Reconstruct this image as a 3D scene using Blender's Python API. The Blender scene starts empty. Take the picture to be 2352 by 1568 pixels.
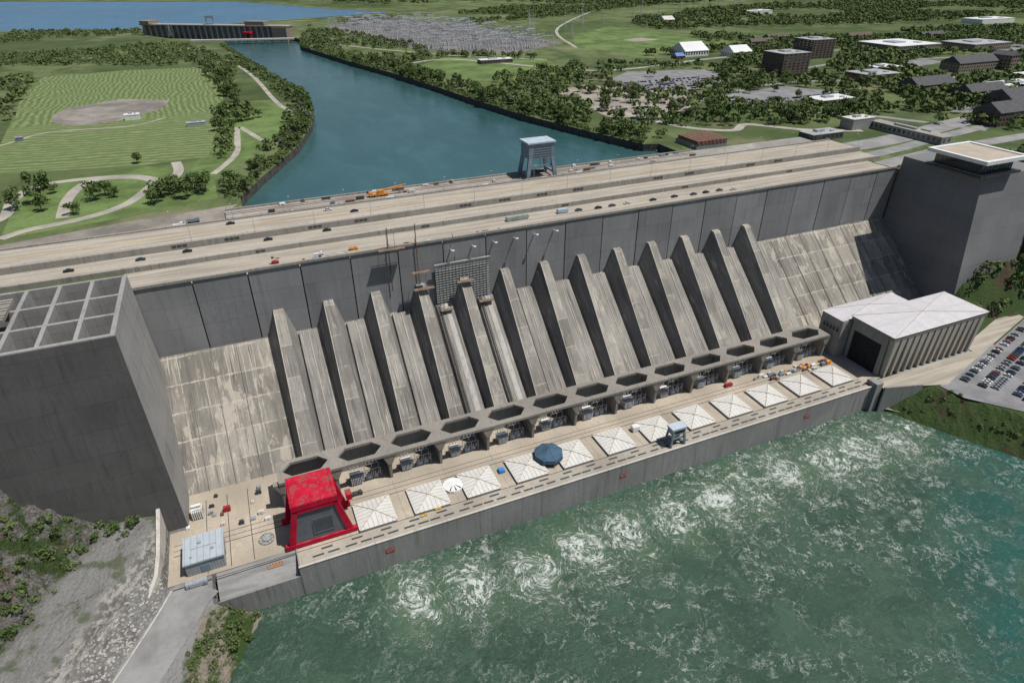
import bpy, bmesh, math, random
import numpy as np
from mathutils import Vector, Matrix
from mathutils.geometry import tessellate_polygon
random.seed(7); rng=np.random.default_rng(7)
sc=bpy.context.scene
COL=sc.collection
# ------------------------------------------------------------------ nodes
class NT:
    def __init__(s,name):
        s.m=bpy.data.materials.new(name); s.m.use_nodes=True; s.t=s.m.node_tree; s.t.nodes.clear()
        s.o=s.t.nodes.new('ShaderNodeOutputMaterial'); s.b=s.t.nodes.new('ShaderNodeBsdfPrincipled')
        s.t.links.new(s.b.outputs[0],s.o.inputs[0])
    def n(s,t): return s.t.nodes.new(t)
    def l(s,a,b): s.t.links.new(a,b)
    def put(s,sock,v):
        if isinstance(v,bpy.types.NodeSocket): s.l(v,sock)
        elif v is not None:
            if isinstance(v,(tuple,list)) and len(v)==3 and sock.type=='RGBA': v=(*v,1)
            sock.default_value=v
    def pos(s): return s.n('ShaderNodeNewGeometry').outputs['Position']
    def obj(s): return s.n('ShaderNodeTexCoord').outputs['Object']
    def rnd(s): return s.n('ShaderNodeObjectInfo').outputs['Random']
    def math(s,op,a,b=None,c=None,clamp=False):
        n=s.n('ShaderNodeMath'); n.operation=op; n.use_clamp=clamp
        for i,v in enumerate((a,b,c)): s.put(n.inputs[i],v) if v is not None else None
        return n.outputs[0]
    def vm(s,op,a,b=None,sc_=None):
        n=s.n('ShaderNodeVectorMath'); n.operation=op; s.put(n.inputs[0],a)
        if b is not None: s.put(n.inputs[1],b)
        if sc_ is not None: s.put(n.inputs[3],sc_)
        return n.outputs[1] if op in('LENGTH','DOT_PRODUCT') else n.outputs[0]
    def sep(s,v):
        n=s.n('ShaderNodeSeparateXYZ'); s.l(v,n.inputs[0]); return n.outputs
    def comb(s,x=0,y=0,z=0):
        n=s.n('ShaderNodeCombineXYZ'); s.put(n.inputs[0],x); s.put(n.inputs[1],y); s.put(n.inputs[2],z); return n.outputs[0]
    def noise(s,v,scale,detail=4,rough=.55,dist=0.,col=False):
        n=s.n('ShaderNodeTexNoise'); s.l(v,n.inputs['Vector']); n.inputs['Scale'].default_value=scale
        n.inputs['Detail'].default_value=detail; n.inputs['Roughness'].default_value=rough; n.inputs['Distortion'].default_value=dist
        return n.outputs['Color' if col else 'Fac']
    def ridged(s,v,scale,detail=6,rough=.62):
        return s.math('SUBTRACT',1.,s.math('ABSOLUTE',s.math('MULTIPLY',s.math('SUBTRACT',s.noise(v,scale,detail,rough),.5),2.)))
    def mr(s,v,a,b,c=0.,d=1.,smooth=True):
        n=s.n('ShaderNodeMapRange'); n.interpolation_type='SMOOTHSTEP' if smooth else 'LINEAR'
        s.put(n.inputs[0],v)
        for i,x in enumerate((a,b,c,d)): s.put(n.inputs[i+1],x)
        return n.outputs[0]
    def mix(s,f,a,b,mode='MIX'):
        n=s.n('ShaderNodeMixRGB'); n.blend_type=mode; s.put(n.inputs[0],f); s.put(n.inputs[1],a); s.put(n.inputs[2],b); return n.outputs[0]
    def bump(s,h,strength=.3,dist=1.):
        n=s.n('ShaderNodeBump'); n.inputs['Strength'].default_value=strength; n.inputs['Distance'].default_value=dist
        s.l(h,n.inputs['Height']); s.l(n.outputs[0],s.b.inputs['Normal'])
    def fin(s,col,rough=.85,metal=0.,spec=None):
        s.put(s.b.inputs['Base Color'],col); s.put(s.b.inputs['Roughness'],rough); s.b.inputs['Metallic'].default_value=metal
        if spec is not None: s.b.inputs['Specular IOR Level'].default_value=spec
        return s.m
def mul(c,k): return tuple(x*k for x in c)
def plain(name,c,rough=.7,var=.25,scale=.4,metal=0,objsp=True,spec=.3):
    t=NT(name); v=t.obj() if objsp else t.pos()
    n=t.noise(v,scale,5,.6)
    return t.fin(t.mix(t.mr(n,.3,.7),mul(c,1-var),mul(c,1+var)),rough,metal,spec)
def concrete(name,c,streak=.5,patch=.5,joint=None,dark=(.06,.058,.055),pale=1.5,slope=False,lift=0):
    t=NT(name); p=t.pos()
    big=t.noise(p,.035,4,.6); fine=t.noise(p,.9,6,.65)
    st=t.noise(t.vm('MULTIPLY',p,(.55,.03 if slope else .25,.03)),1.,5,.6)
    col=t.mix(t.mr(big,.3,.7),mul(c,1-.25*patch),mul(c,1+.25*patch))
    col=t.mix(t.mr(t.noise(p,.14,6,.7),.42,.62,0,.5*patch),col,mul(c,.72))
    col=t.mix(t.mr(fine,.3,.75,0,.35),col,mul(c,.62))
    col=t.mix(t.mr(st,.5,.72,0,streak),col,dark)
    st2=t.noise(t.vm('MULTIPLY',p,(.8,.03 if slope else .4,.035)),1.3,4,.6)
    col=t.mix(t.mr(st2,.56,.68,0,streak*.8),col,mul(c,pale))
    if lift:   # horizontal pour lines
        z=t.sep(p)[2]; ln=t.mr(t.math('PINGPONG',t.math('DIVIDE',z,lift),.5),0.,.035,.82,1.); bnd=t.noise(t.comb(t.math('FLOOR',t.math('DIVIDE',z,lift)),t.math('FLOOR',t.math('DIVIDE',t.sep(p)[0],12.5)),0.),3.3,0)
        col=t.mix(1.,col,t.comb(ln,ln,ln),'MULTIPLY'); col=t.mix(t.mr(bnd,.35,.65,0,.22),col,mul(c,1.3))
    if slope:
        st3=t.noise(t.vm('ADD',t.vm('MULTIPLY',p,(2.2,.05,.06)),(9.,3.,1.)),1.,5,.65)
        br=t.noise(p,.09,4,.6)
        col=t.mix(t.math('MULTIPLY',t.mr(st3,.53,.66),t.mr(br,.42,.58,0,.8)),col,mul(c,1.8))
        st4=t.noise(t.vm('ADD',t.vm('MULTIPLY',p,(2.6,.05,.05)),(19.,3.,1.)),1.,5,.65)
        col=t.mix(t.math('MULTIPLY',t.mr(st4,.55,.7),t.mr(br,.55,.4,0,.7)),col,mul(c,.4))
    if joint:
        w,h,ox,oz,jc,amt=joint
        s3=t.sep(p); v=t.comb(t.math('ADD',s3[0],ox),t.math('ADD',s3[2],oz),0.)
        v=t.vm('ADD',v,t.vm('SCALE',t.vm('SUBTRACT',t.noise(p,.35,5,.75,col=True),(.5,.5,.5)),sc_=1.8))
        b=t.n('ShaderNodeTexBrick'); t.l(v,b.inputs['Vector']); b.offset=0.; b.inputs['Scale'].default_value=1.
        b.inputs['Brick Width'].default_value=w; b.inputs['Row Height'].default_value=h; b.inputs['Mortar Size'].default_value=.32; b.inputs['Mortar Smooth'].default_value=.7
        b.inputs['Color1'].default_value=(.74,.74,.74,1); b.inputs['Color2'].default_value=(1.14,1.14,1.12,1); b.inputs['Mortar'].default_value=(1,1,1,1)
        col=t.mix(1.,col,b.outputs['Color'],'MULTIPLY')
        nm=t.noise(p,.12,4,.7); a=t.math('MULTIPLY',b.outputs['Fac'],t.mr(nm,.38,.55,.15*amt,amt))
        col=t.mix(a,col,jc)
        pt=t.noise(t.vm('MULTIPLY',p,(1.,.3,.5)),.16,6,.66)
        col=t.mix(t.mr(pt,.565,.59,0,amt*.7),col,jc)
        pt2=t.noise(t.vm('ADD',t.vm('MULTIPLY',p,(1.,.3,.35)),(37.,11.,5.)),.11,6,.66)
        col=t.mix(t.mr(pt2,.54,.64,0,.65),col,mul(c,.55))
    t.bump(fine,.25,.15)
    return t.fin(col,.9,0,.2)
C_FACE=concrete('intake_concrete',(.25,.25,.252),.28,.7,pale=1.3,lift=12.)
C_FACE2=concrete('intake_concrete_dark',(.215,.216,.22),.28,.7,pale=1.3,lift=12.)
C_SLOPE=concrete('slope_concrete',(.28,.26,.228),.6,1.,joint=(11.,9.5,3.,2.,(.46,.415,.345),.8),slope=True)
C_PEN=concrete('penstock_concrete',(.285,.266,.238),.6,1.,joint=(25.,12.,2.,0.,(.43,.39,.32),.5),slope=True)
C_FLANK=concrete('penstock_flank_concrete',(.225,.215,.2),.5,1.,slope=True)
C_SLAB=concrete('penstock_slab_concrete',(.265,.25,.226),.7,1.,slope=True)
C_WING=concrete('wing_concrete',(.28,.272,.26),.35,.5,lift=11.)
C_WINGD=concrete('front_shade_concrete',(.082,.081,.078),.4,.9,dark=(.03,.03,.03),pale=1.35,lift=11.)  # shade of the wing's front put into a darker base colour
C_WALL=concrete('river_wall_concrete',(.255,.252,.24),.4,.7)
C_CAN=concrete('canopy_concrete',(.25,.232,.205),.3,.6)
C_DECK=concrete('deck_concrete',(.4,.345,.275),.12,1.)
C_ROADW=concrete('parapet_concrete',(.31,.29,.255),.4,.6)
C_LIGHT=concrete('pale_concrete',(.5,.47,.42),.3,.4)
C_CREST=concrete('crest_concrete',(.31,.29,.26),.3,1.)
def road_mat(name,c,st=(.02,.35,1)):
    t=NT(name); p=t.pos(); a=t.noise(t.vm('MULTIPLY',p,st),1.,4,.6); b=t.noise(p,.5,6,.7); d=t.noise(p,.05,3,.5)
    col=t.mix(t.mr(a,.35,.65),mul(c,.8),mul(c,1.15)); col=t.mix(t.mr(b,.45,.75,0,.3),col,mul(c,.6)); col=t.mix(t.mr(d,.5,.7,0,.3),col,mul(c,1.25))
    return t.fin(col,.92,0,.2)
R_BEIGE=road_mat('roadway_concrete',(.335,.3,.25)); ISO=(.06,.06,1)
R_GREY=road_mat('asphalt_grey',(.235,.232,.225),ISO); R_PARK=road_mat('parking_asphalt',(.2,.2,.205),ISO); R_TAN=road_mat('gravel_tan',(.28,.25,.21),ISO); R_PATH=road_mat('path_concrete',(.33,.305,.265),ISO)
DARK=plain('dark_void',(.02,.02,.022),.9); SLOT=plain('slot_dark',(.06,.06,.06),.9)
PALE=plain('pale_block',(.5,.49,.45),.8)
WHITE=plain('white_paint',(.66,.66,.64),.5,.08); GALV=plain('galvanised_steel',(.36,.38,.4),.5,.2,1.,.3)
YEL=plain('yellow_paint',(.6,.4,.06),.6); ORG=plain('orange_paint',(.65,.25,.04),.5)
RUST=plain('rust_panel',(.16,.085,.06),.8); BLUEG=plain('blue_grey_paint',(.16,.205,.245),.5,.15,.3); BLUEL=plain('pale_blue_paint',(.4,.46,.52),.45,.1,.3)
GLASS=plain('dark_glass',(.02,.03,.035),.08,.2,spec=.8); TYRE=plain('tyre_rubber',(.02,.02,.02),.8)
REDS=plain('sign_red',(.3,.02,.03),.5,.1)
def redmat():
    t=NT('red_crane_paint'); p=t.obj(); n=t.noise(p,.35,7,.7,.6); z=t.sep(t.n('ShaderNodeNewGeometry').outputs['Normal'])[2]
    base=t.mix(t.mr(t.noise(p,.2,3),.3,.7),(.38,.006,.028),(.48,.012,.04))
    wear=t.math('MULTIPLY',t.mr(n,.5,.58),t.mr(z,.5,.9))
    return t.fin(t.mix(t.math('MULTIPLY',wear,.6),base,(.16,.1,.08)),.75,0,.15)
RED=redmat()
PANEL=plain('crane_panel_grey',(.13,.14,.155),.6,.12,.3,spec=.15); PANEL2=plain('crane_panel_dark',(.07,.08,.09),.6,.1,spec=.15)
def ribbed(name,c,step=1.2,dark=.72,rough=.4,grime=.45):
    t=NT(name); p=t.obj(); s3=t.sep(p); nn=t.sep(t.n('ShaderNodeTexCoord').outputs['Normal'])
    ax=t.math('ABSOLUTE',nn[0]); ay=t.math('ABSOLUTE',nn[1])
    sel=t.math('GREATER_THAN',ax,ay)
    v=t.math('ADD',t.math('MULTIPLY',sel,s3[1]),t.math('MULTIPLY',t.math('SUBTRACT',1.,sel),s3[0]))
    w=t.math('PINGPONG',t.math('DIVIDE',v,step),.5); w=t.mr(w,.0,.14)
    n=t.noise(p,.25,5,.65); nf=t.noise(t.vm('ADD',t.vm('MULTIPLY',p,(.3,.3,.3)),t.vm('SCALE',t.comb(t.rnd(),t.rnd(),0),sc_=30.)),3.,4,.6)
    cc=t.mix(t.mr(n,.35,.7,0,.6),c,mul(c,.8)); cc=t.mix(t.mr(nf,.5,.68,0,grime),cc,(c[0]*.7,c[1]*.62,c[2]*.5))
    cc=t.mix(t.math('MULTIPLY',t.rnd(),.25),cc,mul(c,.75))
    col=t.mix(w,mul(c,dark),cc); t.bump(w,.4,.2)
    return t.fin(col,rough,0,.3)
RIBW=ribbed('white_ribbed_metal',(.6,.59,.555),2.1,rough=.6,dark=.6,grime=.4); RIBG=ribbed('grey_ribbed_metal',(.3,.33,.35),1.1,dark=.6); RIBR=ribbed('roof_membrane',(.53,.515,.53),14.,dark=.85,rough=.7,grime=.25)
BLUET=ribbed('blue_tarp',(.055,.11,.17),4.,dark=.6,rough=.8)
def groundmat():
    t=NT('ground_grass'); p=t.pos()
    a=t.noise(p,.0035,6,.6,.4); b=t.noise(p,.02,6,.65); c=t.noise(p,.25,5,.7)
    col=t.mix(t.mr(a,.38,.6),(.068,.094,.037),(.13,.16,.068))
    col=t.mix(t.mr(b,.45,.62,0,.75),col,(.042,.063,.025))
    col=t.mix(t.mr(c,.4,.7,0,.5),col,(.055,.078,.033))
    col=t.mix(t.mr(t.noise(p,.009,5,.6),.58,.65,0,.45),col,(.21,.185,.12))
    return t.fin(col,.95,0,.1)
GRASS=groundmat()
def lawnmat():
    t=NT('mown_lawn'); p=t.pos()
    q=t.vm('ADD',p,t.vm('SCALE',t.vm('SUBTRACT',t.noise(p,.014,4,.55,col=True),(.5,.5,.5)),sc_=34.)); s4=t.sep(q)
    w1=t.mr(t.math('PINGPONG',t.math('DIVIDE',s4[0],5.6),.5),.12,.38); w2=t.mr(t.math('PINGPONG',t.math('DIVIDE',t.math('ADD',s4[1],t.math('MULTIPLY',s4[0],.15)),8.5),.5),.12,.38)
    w=t.mix(t.mr(s4[1],500,540),w2,w1)
    n=t.noise(p,.05,6,.65); f=t.noise(p,.6,4,.7); br=t.noise(p,.11,5,.7)
    w=t.math('MULTIPLY',w,t.mr(br,.3,.6,.25,1.))
    col=t.mix(w,(.09,.135,.045),(.205,.23,.12)); col=t.mix(t.mr(n,.42,.65,0,.5),col,(.115,.16,.06)); col=t.mix(t.mr(f,.5,.75,0,.4),col,(.155,.185,.09))
    return t.fin(col,.95,0,.1)
LAWN=lawnmat()
def grass2(name,c):
    t=NT(name); p=t.pos(); n=t.noise(p,.03,6,.65); f=t.noise(p,.4,5,.7)
    col=t.mix(t.mr(n,.35,.65),mul(c,.68),mul(c,1.25)); col=t.mix(t.mr(f,.45,.75,0,.5),col,mul(c,.6))
    return t.fin(col,.95,0,.1)
GRASSB=grass2('campus_grass',(.115,.165,.058)); GRAVEL=grass2('grey_gravel',(.23,.208,.185)); SWG=grass2('switchyard_stone',(.16,.152,.145))
def gorge():
    t=NT('gorge_ground'); p=t.pos(); s=t.sep(p); f=t.noise(p,.8,6,.75); n=t.noise(p,.09,7,.7,.5)
    d=t.math('ADD',t.math('MULTIPLY',t.math('ADD',s[0],52.),-.868),t.math('MULTIPLY',t.math('ADD',s[1],14.),.496))
    d=t.math('ADD',d,t.math('MULTIPLY',t.math('SUBTRACT',t.noise(p,.05,5,.65),.5),14.))
    rock=t.mix(t.mr(f,.3,.7),(.06,.057,.052),(.2,.19,.175)); rock=t.mix(t.mr(n,.47,.56),rock,(.04,.062,.02)); rock=t.mix(t.mr(t.noise(p,.05,4,.6),.6,.66,0,.6),rock,(.1,.05,.038))
    grav=t.mix(t.mr(f,.3,.7),(.17,.165,.16),(.24,.235,.222)); grav=t.mix(t.mr(t.noise(p,.1,6,.7),.52,.62,0,.7),grav,(.06,.08,.032))
    v=t.n('ShaderNodeTexVoronoi'); t.l(t.vm('ADD',p,t.vm('SCALE',t.noise(p,1.5,3,.6,col=True),sc_=1.2)),v.inputs['Vector']); v.inputs['Scale'].default_value=.8
    rip=t.mix(t.mr(v.outputs['Distance'],.1,.6),(.45,.435,.4),(.13,.125,.118)); rip=t.mix(t.mr(t.noise(p,.14,6,.7),.42,.58,0,.75),rip,(.2,.195,.185))
    led=t.mix(t.mr(t.noise(t.vm('MULTIPLY',p,(.5,.5,2.)),.5,7,.75),.42,.58),(.12,.113,.103),(.34,.325,.3))
    bank=t.mix(t.mr(n,.46,.58),(.045,.075,.022),(.26,.22,.18)); bank=t.mix(t.mr(f,.4,.7,0,.6),bank,(.035,.055,.02))
    col=t.mix(t.mr(d,-12,-10),bank,(.235,.232,.225)); col=t.mix(t.mr(d,8.5,10.),col,rip); col=t.mix(t.mr(d,17,19.5),col,led); col=t.mix(t.mr(d,22,27.),col,grav); col=t.mix(t.mr(d,40,46),col,rock)
    t.bump(t.math('ADD',f,v.outputs['Distance']),.8,.8)
    return t.fin(col,.95,0,.12)
GORGE=gorge()
def bankmat():
    t=NT('river_bank_scrub'); p=t.pos(); n=t.noise(p,.05,6,.7,.4); f=t.noise(p,.7,5,.7)
    col=t.mix(t.mr(n,.54,.6),(.05,.08,.027),(.085,.055,.042)); col=t.mix(t.mr(f,.4,.7,0,.6),col,(.035,.055,.022)); t.bump(f,1.,1.)
    return t.fin(col,.95,0,.1)
BANK=bankmat()
def leafmat(name,c1,c2):
    t=NT(name); p=t.pos(); n=t.noise(p,.35,3,.6); r=t.rnd()
    col=t.mix(t.mr(n,.35,.65),c1,c2); col=t.mix(t.math('MULTIPLY',r,.5),col,(.125,.155,.055)); 
    col=t.mix(t.mr(t.noise(p,.03,3,.6),.42,.6,0,.6),col,(.115,.15,.058))
    return t.fin(col,.85,0,.1)
LEAF=leafmat('leaf_green',(.038,.07,.022),(.095,.15,.042)); LEAF2=leafmat('leaf_silver',(.13,.15,.1),(.23,.24,.17)); LEAFW=leafmat('wood_green',(.034,.062,.022),(.085,.128,.044))
BARK=plain('bark',(.09,.07,.05),.9)
def watermat(name,c1,c2,bs,bd,rough=.12):
    t=NT(name); p=t.pos(); n=t.noise(p,.004,4,.6,.5); f=t.noise(t.vm('MULTIPLY',p,(1,.5,1)),bs,5,.65)
    g=t.noise(t.vm('MULTIPLY',p,(.9,.35,1)),.05,6,.7,.3)
    col=t.mix(t.mr(n,.35,.65),c1,c2); col=t.mix(t.mr(g,.42,.7,0,.5),col,mul(c2,1.4)); t.bump(f,.6,bd)
    return t.fin(col,rough,0,.45)
FORE=watermat('forebay_water',(.026,.072,.075),(.036,.092,.096),.5,.3,.18); RES=watermat('reservoir_water',(.035,.11,.2),(.045,.135,.24),.1,.8,.25)
def rivermat():
    t=NT('river_water'); p=t.pos()
    wv=t.vm('SUBTRACT',t.noise(p,.05,4,.6,col=True),(.5,.5,.5)); wv2=t.vm('SUBTRACT',t.noise(p,.25,4,.6,col=True),(.5,.5,.5))
    s=t.sep(p); sq=t.sep(t.vm('ADD',p,t.vm('SCALE',wv,sc_=17.)))
    cell=t.math('ROUND',t.math('DIVIDE',t.math('SUBTRACT',sq[0],6.),25.))
    wn=t.n('ShaderNodeTexWhiteNoise'); wn.noise_dimensions='1D'; t.l(t.math('ADD',cell,3.),wn.inputs['W']); cr=wn.outputs['Value']
    wn2=t.n('ShaderNodeTexWhiteNoise'); wn2.noise_dimensions='1D'; t.l(t.math('ADD',cell,71.),wn2.inputs['W']); cr2=wn2.outputs['Value']
    dx=t.math('SUBTRACT',t.math('SUBTRACT',sq[0],6.),t.math('ADD',t.math('MULTIPLY',cell,25.),t.math('MULTIPLY',t.math('SUBTRACT',cr2,.5),6.))); dy=t.math('ADD',sq[1],t.math('ADD',35.,t.math('MULTIPLY',cr,10.)))
    dyo=t.math('MULTIPLY',dy,t.mr(dy,-8.,8.,.7,1.05))
    r=t.math('SQRT',t.math('ADD',t.math('MULTIPLY',dx,dx),t.math('MULTIPLY',dyo,dyo)))
    ang=t.math('MULTIPLY',t.math('EXPONENT',t.math('MULTIPLY',r,-.14)),t.math('MULTIPLY',t.math('SUBTRACT',cr,.4),14.))
    ca=t.math('COSINE',ang); sa=t.math('SINE',ang)
    rx=t.math('SUBTRACT',t.math('MULTIPLY',dx,ca),t.math('MULTIPLY',dy,sa)); ry=t.math('ADD',t.math('MULTIPLY',dx,sa),t.math('MULTIPLY',dy,ca))
    sw=t.vm('ADD',t.comb(t.math('ADD',rx,t.math('MULTIPLY',cell,25.)),ry,0.),t.vm('SCALE',wv2,sc_=2.5))
    xm=t.math('MULTIPLY',t.mr(s[0],10,24),t.mr(s[0],336,320))
    st=t.mr(cr2,0.,1.,.5,1.1)
    m=t.math('MULTIPLY',t.math('MULTIPLY',t.mr(r,2.,16.5,1.,0.),xm),st)
    m2=t.math('MULTIPLY',t.mr(r,6.,30.,1.,0.),xm)
    nzs=t.noise(sw,.2,4,.55)
    rid=t.ridged(sw,.15,5,.55); rid2=t.ridged(sw,.36,4,.6)
    ring=t.math('SINE',t.math('ADD',t.math('MULTIPLY',r,1.05),t.math('MULTIPLY',nzs,13.)))
    brk=t.noise(t.vm('ADD',p,t.vm('SCALE',wv2,sc_=2.)),.22,5,.68)
    thr=t.math('SUBTRACT',.985,t.math('ADD',t.math('MULTIPLY',m,.05),t.math('MULTIPLY',m2,.018)))
    f1=t.math('MULTIPLY',t.mr(rid,thr,t.math('ADD',thr,.03)),t.mr(m2,.02,.6,0,.95))
    thr2=t.math('SUBTRACT',.985,t.math('MULTIPLY',m,.07))
    f2=t.math('MULTIPLY',t.mr(rid2,thr2,t.math('ADD',thr2,.035)),t.mr(m,.05,.5,0,.8))
    f3=t.math('MULTIPLY',t.mr(ring,.78,1.),t.mr(m,.08,.6,0,.95))
    f12=t.math('MULTIPLY',t.math('MAXIMUM',t.math('MAXIMUM',f1,f2),f3),t.mr(brk,.36,.56,.05,1.))
    q=t.vm('ADD',t.vm('ADD',p,t.vm('SCALE',wv,sc_=44.)),t.vm('SCALE',wv2,sc_=4.))
    patch=t.noise(p,.02,3,.5); far=t.math('MULTIPLY',t.math('MULTIPLY',t.mr(s[1],-190,-60,.25,1.),t.mr(s[0],-28,20,.3,1.)),t.mr(patch,.36,.58,.2,1.))
    l1=t.ridged(q,.045,7,.6); l2=t.ridged(q,.11,5,.6)
    fl=t.math('MULTIPLY',t.math('MAXIMUM',t.mr(l1,.962,.992),t.mr(l2,.968,.995,0,.75)),t.math('MULTIPLY',far,t.mr(brk,.4,.58)))
    spk=t.math('MULTIPLY',t.mr(t.noise(t.vm('MULTIPLY',p,(1,1.3,1)),1.2,3,.6),.68,.73),t.mr(patch,.4,.6,.2,.9))
    foam=t.math('MINIMUM',t.math('ADD',t.math('ADD',t.math('MULTIPLY',f12,.92),t.math('MULTIPLY',fl,.62)),t.math('MULTIPLY',spk,.35)),1.)
    big=t.noise(p,.012,4,.6,.6); mid=t.noise(q,.045,6,.65)
    col=t.mix(t.mr(big,.35,.65),(.03,.066,.042),(.038,.08,.052))
    teal=t.math('MULTIPLY',t.mr(t.math('SUBTRACT',t.math('ADD',t.math('MULTIPLY',s[0],.8),t.math('MULTIPLY',s[1],-1.)),t.math('MULTIPLY',big,60.)),250,330),.85)
    col=t.mix(teal,col,(.008,.085,.075))
    col=t.mix(t.mr(mid,.42,.66,0,.6),col,(.06,.115,.074))
    col=t.mix(t.mr(t.ridged(q,.03,5,.6),.85,.97,0,.3),col,(.02,.045,.03))
    col=t.mix(t.math('MULTIPLY',t.mr(r,4.,26.,.6,0.),xm),col,(.095,.16,.09))
    col=t.mix(foam,col,(.58,.62,.57))
    h=t.math('ADD',t.noise(p,.28,7,.7),t.math('MULTIPLY',foam,.25)); t.bump(h,1.,1.5)
    return t.fin(col,t.mr(foam,0,1,.2,.8),0,.28)
RIVER=rivermat()
# ------------------------------------------------------------------ mesh builder
class MB:
    def __init__(s): s.v=[]; s.f=[]; s.mi=[]; s.k=0; s.pc=[]
    def add(s,vs,fs,mi=None):
        b=len(s.v); s.pc.append((list(vs),list(fs))); s.v+= [tuple(x) for x in vs]; s.f+=[tuple(i+b for i in f) for f in fs]; s.mi+=[s.k if mi is None else mi]*len(fs); return s
    def hexa(s,b,t,mi=None):
        n=len(b); s.add(list(b)+list(t),[tuple(range(n))[::-1],tuple(range(n,2*n))]+[(i,(i+1)%n,n+(i+1)%n,n+i) for i in range(n)],mi); return s
    def box(s,x0,x1,y0,y1,z0,z1,mi=None):
        return s.hexa([(x0,y0,z0),(x1,y0,z0),(x1,y1,z0),(x0,y1,z0)],[(x0,y0,z1),(x1,y0,z1),(x1,y1,z1),(x0,y1,z1)],mi)
    def cyl(s,p0,p1,r0,r1=None,n=8,mi=None):
        r1=r0 if r1 is None else r1; p0=Vector(p0); p1=Vector(p1); d=(p1-p0).normalized(); a=d.orthogonal().normalized(); b=d.cross(a)
        B=[p0+(a*math.cos(t)+b*math.sin(t))*r0 for t in [2*math.pi*i/n for i in range(n)]]; T=[p1+(a*math.cos(t)+b*math.sin(t))*r1 for t in [2*math.pi*i/n for i in range(n)]]
        return s.hexa(B,T,mi)
    def beam(s,p0,p1,w,mi=None): return s.cyl(p0,p1,w*.7,w*.7,4,mi)
    def poly(s,pts,z,mi=None):
        P=[Vector((x,y,0)) for x,y in pts]; tr=tessellate_polygon([P]); s.add([(x,y,z) for x,y in pts],tr,mi); return s
    def obj(s,name,mats,parent=None,smooth=False,loc=None):
        me=bpy.data.meshes.new(name); me.from_pydata(s.v,[],s.f)
        if not isinstance(mats,(list,tuple)): mats=[mats]
        for m in mats: me.materials.append(m)
        if len(mats)>1: me.polygons.foreach_set('material_index',s.mi)
        bm=bmesh.new(); bm.from_mesh(me); bmesh.ops.recalc_face_normals(bm,faces=bm.faces); bm.to_mesh(me); bm.free()
        if smooth: me.polygons.foreach_set('use_smooth',[True]*len(me.polygons))
        o=bpy.data.objects.new(name,me); COL.objects.link(o)
        if parent: o.parent=parent
        if loc: o.location=loc
        return o
    def pieces(s,name,mat,parent):
        out=[]
        for vs,fs in s.pc:
            b=MB(); b.add(vs,fs); out.append(b.obj(name,mat,parent))
        return out
def up(o):
    me=o.data; bm=bmesh.new(); bm.from_mesh(me)
    for f in bm.faces:
        if f.normal.z<0: f.normal_flip()
    bm.to_mesh(me); bm.free(); return o
def tag(o,label,cat,group=None):
    o['label']=label; o['category']=cat
    if group: o['group']=group
    return o
def empty(name,loc,label,cat,group=None,rot=0):
    o=bpy.data.objects.new(name,None); COL.objects.link(o); o.location=loc; o.rotation_euler=(0,0,rot); o.empty_display_size=1
    return tag(o,label,cat,group)
def dup(root,loc,rot=None,scale=None,label=None):
    r=root.copy(); COL.objects.link(r); r.location=loc
    if rot is not None: r.rotation_euler=(0,0,rot)
    if scale is not None: r.scale=scale if hasattr(scale,'__len__') else (scale,)*3
    if label: r['label']=label
    for c in root.children:
        k=c.copy(); COL.objects.link(k); k.parent=r
        for g in c.children:
            kk=g.copy(); COL.objects.link(kk); kk.parent=k
    return r
def sheet(name,pts,z,mat):
    o=up(MB().poly(pts,z).obj(name,mat)); o['kind']='structure'; return o
K=1.1007   # plan scale, about the camera position, of upland coordinates unprojected from image pixels
def L(x,y): return (x*K,-215.9+K*(y+215.9))
def LL(pts): return [L(*p) for p in pts]
ZG=82.
def strip(name,pts,w,z,mat,closed=False):
    P=[Vector((x,y,0)) for x,y in pts]; Q=[]; n=len(P)
    for i in range(n-1 if not closed else n):
        p0=P[(i-1)%n] if (closed or i>0) else P[0]; p1=P[i]; p2=P[(i+1)%n]; p3=P[(i+2)%n] if (closed or i+2<n) else P[-1]
        for k in range(6):
            t=k/6; Q.append(.5*((2*p1)+(-p0+p2)*t+(2*p0-5*p1+4*p2-p3)*t*t+(-p0+3*p1-3*p2+p3)*t**3))
    if not closed: Q.append(P[-1])
    V=[];F=[];m=len(Q)
    for i,q in enumerate(Q):
        a=Q[(i-1)%m] if (closed or i>0) else Q[0]; b=Q[(i+1)%m] if (closed or i<m-1) else Q[-1]; d=(b-a).normalized(); nn=Vector((-d.y,d.x,0))*w/2
        V+=[(q.x+nn.x,q.y+nn.y,z),(q.x-nn.x,q.y-nn.y,z)]
    for i in range(m if closed else m-1):
        j=(i+1)%m; F.append((2*i,2*i+1,2*j+1,2*j))
    b=MB(); b.add(V,F); o=up(b.obj(name,mat)); o['kind']='structure'; return o
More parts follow.
